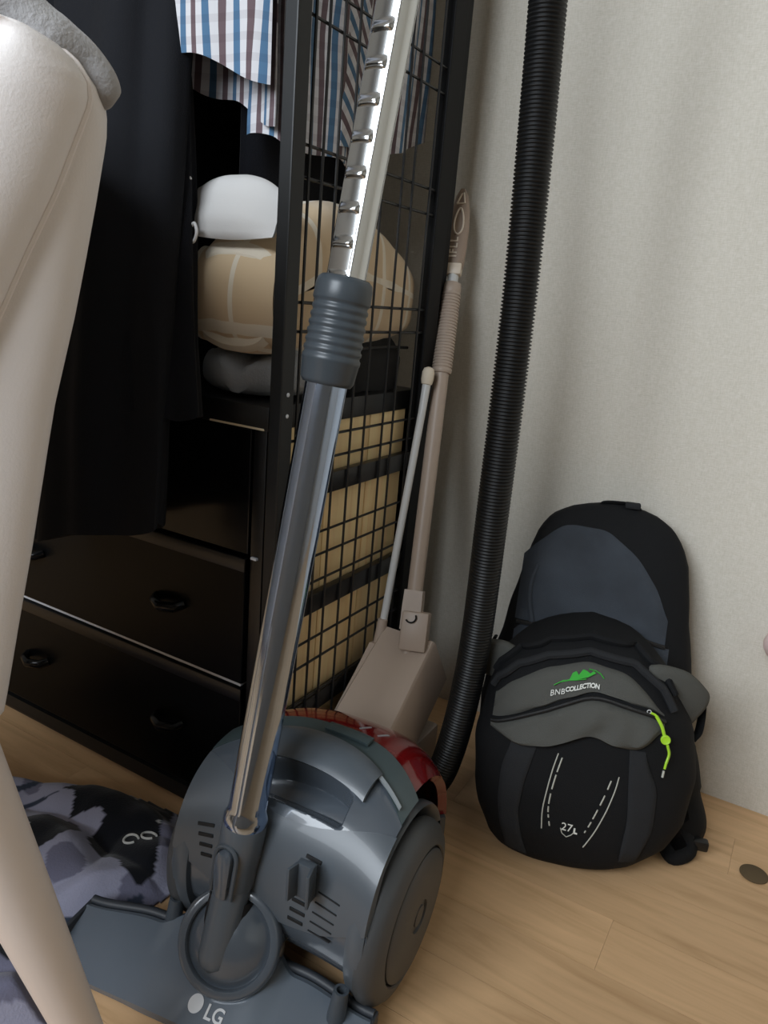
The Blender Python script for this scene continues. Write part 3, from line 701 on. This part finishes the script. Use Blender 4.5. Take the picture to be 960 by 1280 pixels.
bh = MB(); bh.loft([[(-.4655, y-.012, z), (-.4565, y-.012, z), (-.4565, y+.012, z-.004), (-.4655, y+.012, z-.004)] for y, z in ((.832, .195), (.80, .165), (.74, .115), (.70, .085))]); bh.build('broom_head', 'beige', br)
bb = MB(); bb.box((-.4615, .775, .05), (.008, .15, .098)); bb.build('bristles', 'bristle', br)

# ================================================================== BACKPACK
BO = V((-.165, .885, 0)); BT = R_(17); ba, bb_ = V((cos(BT), sin(BT), 0)), V((-sin(BT), cos(BT), 0))
def bl_(u, v, z): return BO + ba*u + bb_*v + V((0, 0, z))
pack = thing('backpack', 'black and grey hiking backpack slumped against the wall with neon zip pull', 'backpack', BO)
mL = [(0, -.10), (.02, -.128), (.06, -.143), (.13, -.150), (.188, -.141), (.22, -.134), (.269, -.125), (.339, -.111), (.365, -.102), (.384, -.089), (.397, -.066), (.405, -.036), (.408, -.015)]
mR = [(0, .075), (.02, .10), (.06, .116), (.13, .125), (.188, .122), (.22, .117), (.269, .107), (.339, .096), (.365, .086), (.384, .072), (.397, .052), (.405, .026), (.408, .006)]
mF = [(0, -.01), (.05, -.015), (.15, .025), (.25, .058), (.33, .085), (.38, .106), (.408, .128)]
mB_ = [(0, .10), (.1, .120), (.3, .142), (.38, .150), (.408, .148)]
pL = [(.0, -.09), (.006, -.105), (.02, -.118), (.045, -.130), (.076, -.139), (.13, -.146), (.186, -.137), (.223, -.128), (.242, -.112), (.258, -.094), (.27, -.06), (.277, -.02)]
pR = [(.0, .030), (.006, .050), (.02, .075), (.045, .102), (.076, .117), (.13, .123), (.186, .110), (.215, .092), (.236, .078), (.258, .055), (.27, .030), (.277, -.018)]
pF = [(.0, -.085), (.015, -.100), (.05, -.104), (.10, -.098), (.16, -.084), (.20, -.072), (.235, -.052), (.258, -.028), (.277, .004)]
pB = [(0, .03), (.277, .075)]
def sect(Lt, Rt, Ft, Bt, z, a, n=3.0, wob=0):
    l, r, f, b = interp(Lt, z), interp(Rt, z), interp(Ft, z), interp(Bt, z)
    c, s = cos(a), sin(a); q = (abs(c)**n+abs(s)**n)**(-1/n)
    return bl_((l+r)/2+(r-l)/2*c*q, (f+b)/2+(b-f)/2*s*q, z) + V((0, 0, 0))
def frontv(Lt, Rt, Ft, Bt, u, z, n=3.0):
    l, r, f, b = interp(Lt, z), interp(Rt, z), interp(Ft, z), interp(Bt, z)
    t = min(.995, abs((u-(l+r)/2)/max(1e-4, (r-l)/2)))
    return (f+b)/2-(b-f)/2*(1-t**n)**(1/n)
def packloft(Lt, Rt, Ft, Bt, zs, n, seed):
    mb = MB()
    mb.loft([[sect(Lt, Rt, Ft, Bt, z, 2*pi*j/72, n) + V((nz(z*25, j*.2, seed), nz(j*.2, z*25, seed+3), 0))*.0015 for j in range(72)] for z in zs]); return mb
packloft(mL, mR, mF, mB_, [.001, .006, .014]+[.02+.01*k for k in range(37)]+[.386, .392, .398, .403, .408], 2.7, 1).build('main_body', 'pack_black', pack, sharp=80)
pk = packloft(pL, pR, pF, pB, [.002, .006, .012, .02]+[.03+.008*k for k in range(29)]+[.262, .267, .272, .277], 3.0, 5).build('front_pocket', 'pack_black', pack, sharp=80)
fm = lambda u, z: frontv(mL, mR, mF, mB_, u, z, 2.7)
fp = lambda u, z: frontv(pL, pR, pF, pB, u, z, 3.0)
def drape(fv, u0, u1, ztop, zbot, off, nu=36, nv=16, wr=0, seed=0, th=.002):
    mb = MB()
    def fn(a, b):
        u = lerp(u0, u1, a); z = lerp(zbot(u), ztop(u), b)
        e = (min(a, 1-a)*min(b, 1-b)*16)
        return bl_(u, fv(u, z)-off*(.35+.65*min(1, e*2.5))-wr*nz(u*40+seed, z*40, seed), z)
    mb.sheet(fn, nu, nv, -bb_, th); return mb
def T(*pts): return lambda u: sum(interp(list(pts), u+d) for d in (-.010, -.006, -.003, 0, .003, .006, .010))/7
up_ = drape(fm, -.118, .076, T((-.118, .322), (-.113, .337), (-.076, .374), (-.061, .379), (-.014, .378), (.03, .349), (.065, .304), (.076, .268)), T((-.118, .247), (-.1, .249), (-.018, .262), (.03, .258), (.076, .247)), .003, 44, 24, .0015).build('upper_panel', 'pack_slate', pack)
bd = drape(fm, -.117, .082, T((-.117, .243), (-.1, .245), (-.018, .258), (.03, .254), (.082, .242)), T((-.117, .20), (.082, .205)), .004, 40, 10, .003, 3).build('chest_band', 'pack_slate', pack)
MB().tube([bl_(u, fm(u, interp([(-.117, .245), (-.1, .247), (-.018, .260), (.03, .256), (.08, .245)], u))-.005, interp([(-.117, .245), (-.1, .247), (-.018, .260), (.03, .256), (.08, .245)], u)) for u in [-.115+.0095*k for k in range(21)]], .0028, 6).build('seam', 'zip', pack)
MB().tube([bl_(-.098+.006*sin(k*.7), fm(-.100, .20+.014*k)-.004, .20+.0135*k) for k in range(10)], .004, 8).build('side_webbing', 'pack_slate', pack)
# grey face of the pocket in two folds with a zip between
zipz = T((-.127, .165), (-.084, .190), (-.05, .207), (-.019, .221), (0, .222), (.062, .211), (.07, .204))
fl1 = drape(fp, -.126, .069, T((-.126, .19), (-.116, .211), (-.073, .239), (-.024, .2525), (.026, .246), (.05, .229), (.069, .208)), lambda u: zipz(u)+.0035, .006, 44, 12, .003, 1).build('pocket_face', 'pack_grey', pk)
fl2 = drape(fp, -.127, .070, lambda u: zipz(u)-.003, T((-.127, .160), (-.115, .157), (-.098, .152), (-.052, .161), (-.02, .178), (-.009, .180), (.02, .174), (.046, .172), (.062, .192), (.07, .198)), .010, 48, 12, .005, 2).build('pocket_flap', 'pack_grey', pk)
MB().tube([bl_(u, fp(u, zipz(u))-.0055, zipz(u)) for u in [-.126+.0049*k for k in range(41)]], .0026, 8).build('pocket_zip', 'zip', pk)
# rim of mesh round the pocket top
rimz = [(-.134, .195), (-.128, .222), (-.104, .247), (-.07, .263), (-.023, .2735), (.03, .269), (.066, .247), (.088, .215)]
def rimp(u, k): zc = interp(rimz, u)-.012*k; return bl_(u, fp(u, zc)-.0045, zc)
for k in (0, 1):
    MB().tube([rimp(u, k) for u in [-.130+.0054*j for j in range(40)]], .0052, 8).build('mesh_edge', 'pack_dgrey' if k else 'pack_black', pk)
# lower front panels
sl = drape(fp, -.112, -.055, T((-.112, .140), (-.10, .150), (-.071, .160), (-.055, .155)), T((-.112, .075), (-.1, .030), (-.08, .018), (-.055, .014)), .002, 14, 20, .001, 3)
fnL = T((.015, -.060), (.03, -.068), (.07, -.080), (.11, -.078), (.16, -.068)); fnR = T((.01, .044), (.05, .042), (.09, .044), (.14, .038), (.18, .034))
def sidepanel(uo, ui, z0, z1, seed):
    mb = MB()
    def fn(a, b):
        z = lerp(z0, z1, b); u = lerp(uo(z), ui(z), a); e = min(1, min(a, 1-a)*8, min(b, 1-b)*8)
        return bl_(u, fp(u, z)-.0015-.0025*e-.001*nz(u*50, z*40, seed), z)
    return mb.sheet(fn, 12, 26, -bb_, .002)
sidepanel(T((.02, -.088), (.05, -.100), (.08, -.106), (.12, -.107), (.156, -.098)), fnL, .018, .156, 1).build('lower_panel', 'pack_dgrey', pk)
sidepanel(fnR, T((.04, .062), (.08, .074), (.13, .072), (.17, .052)), .035, .172, 4).build('lower_panel', 'pack_dgrey', pk)
# white stitching: outer lines, dashed inner lines
def stitch(pts, name='stitch_line', r=.00075, m_='thread'):
    MB().tube([bl_(u, fp(u, z)-.0012, z) for u, z in pts], r, 5).build(name, m_, pk)
def curve(pts, a, b, n=8):
    c = bez([(p[0], p[1], 0) for p in pts], 12); N = len(c)-1
    return [(c[min(N, int(round(lerp(a, b, k/n)*N)))][0], c[min(N, int(round(lerp(a, b, k/n)*N)))][1]) for k in range(n+1)]
outL = [(-.0435, .153), (-.0475, .132), (-.0510, .102), (-.0520, .082), (-.0500, .060)]; inL = [(-.0385, .149), (-.0425, .128), (-.0455, .105), (-.0455, .084), (-.041, .064)]
outR = [(.0275, .140), (.0250, .122), (.0185, .096), (.0100, .070), (.0, .048)]; inR = [(.0195, .134), (.0150, .116), (.0095, .098), (.004, .080), (-.002, .064)]
stitch(curve(outL, 0, 1, 20)); stitch(curve(outR, 0, 1, 20))
for a, b in ((0, .2), (.26, .44), (.5, .64), (.69, .77), (.82, .86), (.92, .97)):
    stitch(curve(inL, a, b, 4), 'stitch_dash', .0009)
for a, b in ((0, .15), (.24, .42), (.5, .66), (.73, .84), (.92, .95)):
    stitch(curve(inR, a, b, 4), 'stitch_dash', .0009)
stitch([(-.0285, .066), (-.026, .060), (-.0205, .0565), (-.0155, .060), (-.0125, .064)], 'stitch_mark', .0006)
def print_on(txt, size, u0, z0, slope, m_, name, par, fv, sp=1.0, off=.0012, bold=0, curvef=None):
    t_v, t_f = text_mesh(txt, size, .0002, sp, bold); mb = MB(); out = []
    for p in t_v:
        u = u0+p[0]; z = z0+p[1]+slope*p[0]+(curvef(p[0]) if curvef else 0); out.append(bl_(u, fv(u, z)-off-p[2]-(.003*nz(u*40+1, z*40, 1) if par is fl1 else 0), z))
    mb.add(out, t_f); return mb.build(name, m_, par, smooth=False)
print_on('27', .0135, -.0215, .068, -.06, 'white_pr', 'printed_number', pk, fp)
print_on('L', .0085, -.0115, .0655, -.06, 'white_pr', 'printed_number', pk, fp, bold=.0006)
fo = .0088
print_on('BNB', .0085, -.0545, .2210, .32, 'white_pr', 'printed_letters', fl1, fp, 1.05, fo)
print_on('COLLECTION', .0066, -.0270, .2315, .30, 'white_pr', 'printed_letters', fl1, fp, .92, fo, .0002, lambda x: -11*max(0, x)**2)
lgm = MB()
def mount(pts, m_, name):
    mb = MB(); mb.add([bl_(u, fp(u, z)-fo-.0004, z) for u, z in pts], [tuple(range(len(pts)))]); return mb.build(name, m_, fl1, smooth=False)
mount([(-.054, .2315), (-.043, .2365), (-.040, .2425), (-.036, .2445), (-.033, .2415), (-.0285, .2470), (-.024, .2462), (-.020, .2445), (-.0165, .2470), (-.0135, .2455), (-.022, .2410), (-.034, .2375)], 'green', 'mountain_emblem')
MB().tube([bl_(u, fp(u, z)-fo, z) for u, z in ((-.060, .2275), (-.050, .2340), (-.036, .2365), (-.024, .2390))], .0006, 5).build('emblem_line', 'green', fl1)
MB().tube([bl_(u, fp(u, z)-fo, z) for u, z in ((-.022, .2480), (-.014, .2475), (-.008, .2455), (-.004, .2420))], .0006, 5).build('emblem_line', 'green', fl1)
# zip pull
zp = [(.052, .2165), (.0585, .2135), (.0655, .2045), (.0695, .1955), (.0745, .1850), (.0775, .176), (.0755, .166), (.0745, .160)]
zpt = [bl_(u, fp(u, z)-.010, z) for u, z in zp]
pu = MB().tube(bez(zpt, 6), .0014, 8).build('zip_pull_cord', 'neon', pk)
MB().tube(bez(zpt[1:4], 6), .0028, 10, flat=.6).build('zip_pull_sleeve', 'neon', pu)
MB().tube(bez(zpt[4:7], 6), .0027, 10, flat=.6).build('zip_pull_sleeve', 'neon', pu)
dsc = bl_(.0712, fp(.0712, .1925)-.011, .1915)
MB().lathe([(.001, 0), (.0055, 0), (.0055, .0022), (.0045, .003), (.0035, .0025), (.001, .0025)], dsc, -bb_+V((0, 0, .2)), 24).build('zip_pull_disc', 'neon', pu)
MB().tube([bl_(.0748, fp(.0748, .155)-.006, .156), bl_(.0742, fp(.0742, .148)-.006, .1485)], .0013, 6).build('zip_end', 'thread', pu)
MB().tube([bl_(.050, fp(.05, .217)-.009, .217+.0022*sin(a)) + ba*.0022*cos(a) for a in [2*pi*k/12 for k in range(13)]], .0006, 5).build('zip_slider', 'silver', pk)
# side wings (compression flaps)
def wing(pts, vv, th, name):
    mb = MB(); n = len(pts); cu = sum(p[0] for p in pts)/n; cz = sum(p[1] for p in pts)/n
    rings = []
    for k, (sc_, o) in enumerate(((.80, -th), (.96, -th*.6), (1.0, 0), (.96, th*.6), (.80, th))):
        rings.append([bl_(cu+(u-cu)*sc_, vv+o+.25*(abs(u)-.12), cz+(z-cz)*sc_-.012) for u, z in pts])
    mb.loft(rings); return mb.build(name, 'pack_grey', pack, sharp=70)
def smooth_poly(pts, n=5):
    P = [V((p[0], p[1], 0)) for p in pts]; N = len(P); out = []
    for i in range(N):
        a, b, c, d = P[i-1], P[i], P[(i+1) % N], P[(i+2) % N]
        for k in range(n):
            t = k/n; q = .5*((2*b)+(c-a)*t+(2*a-5*b+4*c-d)*t*t+(3*b-a-3*c+d)*t**3); out.append((q.x, q.y))
    return out
wing(smooth_poly([(-.181, .233), (-.160, .247), (-.120, .256), (-.085, .235), (-.105, .205), (-.158, .209)]), -.004, .008, 'side_flap')
wing(smooth_poly([(.045, .262), (.090, .262), (.120, .240), (.127, .224), (.118, .203), (.102, .186), (.060, .195)]), -.002, .008, 'side_flap')
# top handle and straps
MB().tube(bez([bl_(-.026, .140, .402), bl_(-.022, .136, .408), bl_(-.008, .134, .4105), bl_(.010, .134, .4105), bl_(.022, .136, .406), bl_(.026, .142, .398)], 6), .0045, 8, flat=.5).build('top_handle', 'pack_black', pack)
MB().box(bl_(.014, .128, .4105), (.020, .010, .008), Matrix.Rotation(BT, 3, 'Z'), bev=.002).build('handle_keeper', 'pack_dgrey', pack)
MB().tube(bez([bl_(.118, .02, .215), bl_(.128, .03, .19), bl_(.128, .02, .16), bl_(.120, .01, .15)], 8), .006, 8, flat=.45).build('side_strap', 'pack_black', pack)
MB().tube(bez([bl_(-.138, .03, .235), bl_(-.147, .03, .21), bl_(-.150, .02, .19)], 8), .005, 8, flat=.45).build('side_strap', 'pack_black', pack)
st = bez([bl_(.100, .055, .14), bl_(.122, .045, .105), bl_(.134, .03, .062), bl_(.144, .012, .032), bl_(.130, -.002, .019), bl_(.112, .004, .019), bl_(.100, .02, .02)], 8)
MB().tube(st, [.032]*8+[.030]*8+[.026]*(len(st)-16), 10, flat=.5).build('shoulder_strap', 'pack_black', pack)
MB().box(bl_(.150, -.012, .020), (.020, .012, .014), Matrix.Rotation(BT, 3, 'Z'), bev=.003).build('strap_buckle', 'buckle', pack)
MB().tube(bez([bl_(.118, .0, .045), bl_(.140, -.02, .018), bl_(.118, -.035, .009), bl_(.105, -.02, .014)], 6), .009, 8, flat=.5).build('hip_strap', 'pack_black', pack)

# ================================================================== CHAIR WITH HOODIE
g, n_ = V((-.80, .60, 0)), V((.60, .80, 0))        # g: across the backrest away from the room, n_: rearwards
CB = V((-.42, .34, 0))
ch = thing('dining_chair', 'white leather chair with piped seams at the left edge, grey hoodie on its back', 'chair', (-.62, .22, 0))
# per height: rear edge position along n_, seam position along n_, depth of the side wing
lev = [  # z, nE, nS, gE
 (.285, -.16, -.23, .03), (.295, -.115, -.215, .03), (.306, -.088, -.20, .03), (.324, -.069, -.188, .03), (.383, -.058, -.158, .03), (.45, -.045, -.130, .03), (.529, -.031, -.098, .03), (.556, -.026, -.085, .03), (.618, -.011, -.056, .03),
 (.656, -.003, -.039, .03), (.696, .005, -.020, .03), (.734, .012, -.005, .03), (.748, .0125, .0005, .03), (.759, .009, .000, .03), (.768, .001, -.006, .03), (.774, -.010, -.014, .03), (.778, -.024, -.026, .03), (.780, -.040, -.042, .03)]
zs = [.285+.005*k for k in range(94)]+[.7535+.0025*k for k in range(10)]+[.778, .7793, .780]
tb_ = {k: [(l[0], l[k]) for l in lev] for k in (1, 2, 3)}
TH = .105
def ch_ring(z):
    e, s_, ge = (interp(tb_[k], z) for k in (1, 2, 3)); f = s_-TH*(1 if z < .73 else max(.2, 1-((z-.73)/.050)**2*.8))
    P = lambda nn, gg: CB + n_*nn + g*gg + V((0, 0, z))
    pts = []
    for k in range(9):
        a = pi*k/16; pts.append(P(lerp(e, s_, sin(a)*1.0) if False else e+(s_-e)*(1-cos(a)), ge*(1-sin(a))))   # rear wing E -> S
    for k in range(1, 13):
        a = pi*k/12; pts.append(P(lerp(s_, f, (1-cos(a))/2), -.030*sin(a)))                                     # rounded rim S -> front
    pts += [P(f, .08), P(f, .18), P(f, .26), P(f+.02, .295), P((e+f)/2, .30), P(e-.02, .29), P(e-.004, .25), P(e, .15), P(e+.001, ge+.03)]
    return pts
MB().loft([ch_ring(z) for z in zs]).build('backrest', 'leather', ch, sharp=70)
MB().tube([CB+n_*(interp(tb_[2], z)+.0)+g*-.001+V((0, 0, z)) for z in zs[:-2]], .0026, 8).build('piping', 'piping', ch)
sc0 = CB + n_*-.42 + g*.14 + V((0, 0, .39))
MB().box(sc0, (.32, .46, .09), Matrix((g, n_, V((0, 0, 1)))).transposed(), bev=.03, seg=4).build('seat', 'leather', ch)
def leg(p0, p1, r0, r1): MB().tube([V(p0).lerp(V(p1), t) for t in (0, .25, .5, .75, 1)], [lerp(r0, r1, t) for t in (0, .25, .5, .75, 1)], 18).build('leg', 'leg', ch)
leg((-.462, .245, .340), (-.395, .315, .0), .030, .0135)
for (gg, nn, dg, dn) in ((.26, -.26, .02, .04), (.02, -.60, -.02, -.04), (.26, -.60, .02, -.04)):
    p = CB+n_*nn+g*gg+V((0, 0, .36)); leg(p, p+n_*dn+g*dg-V((0, 0, .36)), .026, .012)
ho = thing('hoodie', 'grey fleece hoodie draped over the top of the white chair back', 'hoodie', (-.47, .36, .78))
hpth = bez([CB+n_*-.20+g*.02+V((0, 0, .836)), CB+n_*-.115+g*.015+V((0, 0, .828)), CB+n_*-.060+g*.012+V((0, 0, .808)), CB+n_*-.022+g*.012+V((0, 0, .787)), CB+n_*.004+g*.018+V((0, 0, .768)), CB+n_*.014+g*.022+V((0, 0, .752))], 10)
rr = [.038]*10+[.036, .0355, .035, .034, .033, .032, .031, .030, .028, .026]+[.0245, .024, .0235, .023, .0225, .022, .0215, .021, .0205, .020]+[.0195, .019, .018, .017, .016, .015, .0145, .014, .0135, .012]+[.0125]*8+[.010, .007]
rr = (rr+[.007]*len(hpth))[:len(hpth)]
rr = [max(r, .0165) if i < len(rr)-8 else [.0165, .0162, .0156, .0146, .0130, .0108, .0078, .003][i-len(rr)+8] for i, r in enumerate(rr)]
hm = MB(); hm.tube([p+V((0, 0, .004*nz(i*.12, 1, 2))) for i, p in enumerate(hpth)], [r*(1+.16*nz(i*.17, 3, 1)) for i, r in enumerate(rr)], 20, flat=.72); hm.build('sleeve', 'hoodie', ho)
def hbody(u, v):
    a = lerp(-.30, -.09, u); zt = .800-.3*(a+.1)**2; d = lerp(-1, 1, v)
    return CB+n_*(a+.0)+g*(.03+.24*v)+V((0, 0, .803+.012*nz(u*4, v*5, 3)-.10*max(0, a+.03)))
hb2 = MB(); hb2.sheet(hbody, 24, 24, (0, 0, 1), .010); hb2.build('hood_body', 'hoodie', ho)

# ================================================================== PRINTED CLOTH ON THE FLOOR
BLK = [[(-0.71, 0.51), (-0.702, 0.526), (-0.685, 0.554), (-0.641, 0.587), (-0.61, 0.595), (-0.592, 0.584), (-0.577, 0.553), (-0.552, 0.52), (-0.526, 0.492), (-0.527, 0.468), (-0.551, 0.467), (-0.573, 0.477), (-0.59, 0.472), (-0.623, 0.478), (-0.628, 0.507), (-0.643, 0.513), (-0.67, 0.493), (-0.693, 0.518)], [(-0.721, 0.451), (-0.701, 0.456), (-0.689, 0.479), (-0.673, 0.489), (-0.654, 0.491), (-0.631, 0.479), (-0.633, 0.461), (-0.64, 0.443), (-0.653, 0.422), (-0.677, 0.432)], [(-0.808, 0.494), (-0.793, 0.503), (-0.772, 0.478), (-0.783, 0.467), (-0.814, 0.482)], [(-0.625, 0.365), (-0.568, 0.355), (-0.547, 0.347), (-0.543, 0.328), (-0.574, 0.328)]]
DRK = [[(-0.569, 0.392), (-0.541, 0.425), (-0.522, 0.466), (-0.514, 0.464), (-0.504, 0.453), (-0.538, 0.427), (-0.552, 0.397), (-0.552, 0.379)], [(-0.755, 0.459), (-0.728, 0.489), (-0.706, 0.506), (-0.727, 0.48), (-0.747, 0.454)], [(-0.774, 0.477), (-0.75, 0.51), (-0.732, 0.534), (-0.745, 0.506), (-0.761, 0.479)], [(-0.639, 0.418), (-0.625, 0.42), (-0.606, 0.416), (-0.593, 0.401), (-0.614, 0.407)]]
WHT = [[(-0.656, 0.555), (-0.651, 0.563), (-0.647, 0.561), (-0.65, 0.553)], [(-0.641, 0.558), (-0.636, 0.564), (-0.632, 0.562), (-0.637, 0.557)], [(-0.579, 0.54), (-0.576, 0.545), (-0.57, 0.543), (-0.575, 0.54)], [(-0.696, 0.44), (-0.686, 0.449), (-0.683, 0.448), (-0.694, 0.438)], [(-0.689, 0.435), (-0.685, 0.44), (-0.682, 0.437)]]

OUT = [(-.96, .44), (-.90, .515), (-.81, .512), (-.725, .556), (-.664, .580), (-.60, .588), (-.545, .578), (-.508, .53), (-.503, .475), (-.53, .435), (-.553, .385), (-.50, .345), (-.468, .318), (-.485, .27), (-.60, .20), (-.80, .22), (-.93, .30)]
def inside(p, poly):
    x, y = p; c = False; j = len(poly)-1
    for i in range(len(poly)):
        (x0, y0), (x1, y1) = poly[i], poly[j]
        if (y0 > y) != (y1 > y) and x < (x1-x0)*(y-y0)/(y1-y0)+x0: c = not c
        j = i
    return c
def edge_dist(p, poly):
    best = 9; P = V((p[0], p[1], 0))
    for i in range(len(poly)):
        a = V((*poly[i-1], 0)); b = V((*poly[i], 0)); ab = b-a; t = max(0, min(1, (P-a).dot(ab)/ab.dot(ab)))
        best = min(best, (P-a-ab*t).length)
    return best
cs = smooth_poly(OUT, 4)
cl_cx, cl_cy = -.70, .40
def cloth_z(x, y):
    e = edge_dist((x, y), OUT) if inside((x, y), cs) else 0
    fold = .026*abs(nz(x*11+2, y*11, 1.5)) + .016*abs(sin(38*(y-.30*x)+3*nz(x*5, y*5, 2))) + .006*nz(x*26, y*26, 4)
    return .004 + (.008+fold)*sstep(0, .035, e)
cm = MB(); NA, NRr = 150, 90
ringp = []
tt = [k/NA*len(cs) for k in range(NA)]
def cpt(t):
    k = int(t) % len(cs); f_ = t-int(t); a, b = cs[k], cs[(k+1) % len(cs)]; return (lerp(a[0], b[0], f_), lerp(a[1], b[1], f_))
vsx = []; cols = []
GX = [(-.97+.0027*i) for i in range(190)]; GY = [(.18+.0027*j) for j in range(155)]
idx = {}; fs = []
for i, x in enumerate(GX):
    for j, y in enumerate(GY):
        if inside((x, y), cs): idx[(i, j)] = len(vsx); vsx.append((x, y, cloth_z(x, y)))
for (i, j), a in idx.items():
    q = [idx.get((i+1, j)), idx.get((i+1, j+1)), idx.get((i, j+1))]
    if None not in q: fs.append((a, q[0], q[1], q[2]))
n0 = len(vsx)
cm.add(vsx, fs); cm.add([(x, y, .0012) for x, y, z in vsx], [tuple(reversed(f)) for f in fs])
cnt = {}
for f in fs:
    for k in range(4):
        a, b = f[k], f[(k+1) % 4]; key = (min(a, b), max(a, b)); cnt.setdefault(key, []).append((a, b))
cm.add([], [])
cm.f += [(b, a, a+n0, b+n0) for v_ in cnt.values() if len(v_) == 1 for a, b in v_]
clo = cm.build('fleece_garment', 'print', sharp=180)
tag(clo, 'crumpled lilac-grey garment with black printed patches lying on the floor', 'clothing')
ca = clo.data.color_attributes.new('print', 'FLOAT_COLOR', 'POINT')
LIL, BK, DK, WH, SH = lin((156, 157, 178)), lin((20, 22, 28)), lin((54, 62, 78)), lin((206, 208, 208)), lin((112, 112, 132))
for v_ in clo.data.vertices:
    x, y = v_.co.x, v_.co.y; x += .004*nz(x*40, y*40, 1); y += .004*nz(x*40, y*40, 8)
    c = LIL
    if nz(x*14, y*14, 5) > .22: c = SH
    if any(inside((x, y), p) for p in DRK): c = DK
    if any(inside((x, y), p) for p in BLK): c = BK
    if (x < -.80 or y < .30) and nz(x*10+3, y*10, 3) > .05: c = BK
    if any(inside((v_.co.x, v_.co.y), p) for p in WHT): c = WH
    ca.data[v_.index].color = c
for (cx_, cy_, r_) in ((-.580, .505, .0085), (-.567, .520, .0085)):
    pts = [(cx_+r_*1.1*cos(a), cy_+r_*.85*sin(a), cloth_z(cx_+r_*1.1*cos(a), cy_+r_*.85*sin(a))+.0012) for a in [2*pi*k/24+.6 for k in range(21)]]
    MB().tube(pts, .0014, 6).build('printed_ring', 'ring', clo)

# ================================================================== SMALL THINGS
dk = MB().lathe([(.001, 0), (.0155, 0), (.0165, .001), (.0165, .0022), (.0155, .003), (.001, .003)], (.0475, .9275, 0), (0, 0, 1), 32)
tag(dk.build('felt_pad', 'disc'), 'small round brown disc lying on the floor right of the backpack', 'disc')
kn = MB().lathe([(.001, -.052), (.011, -.0515), (.018, -.044), (.0205, -.032), (.019, -.018), (.013, -.006), (.011, .0), (.001, .0)], (.018, YW, .262), (0, 1, 0), 28)
tag(kn.build('wall_knob', 'pink'), 'pale pink rounded knob low on the wall at the right edge', 'knob')
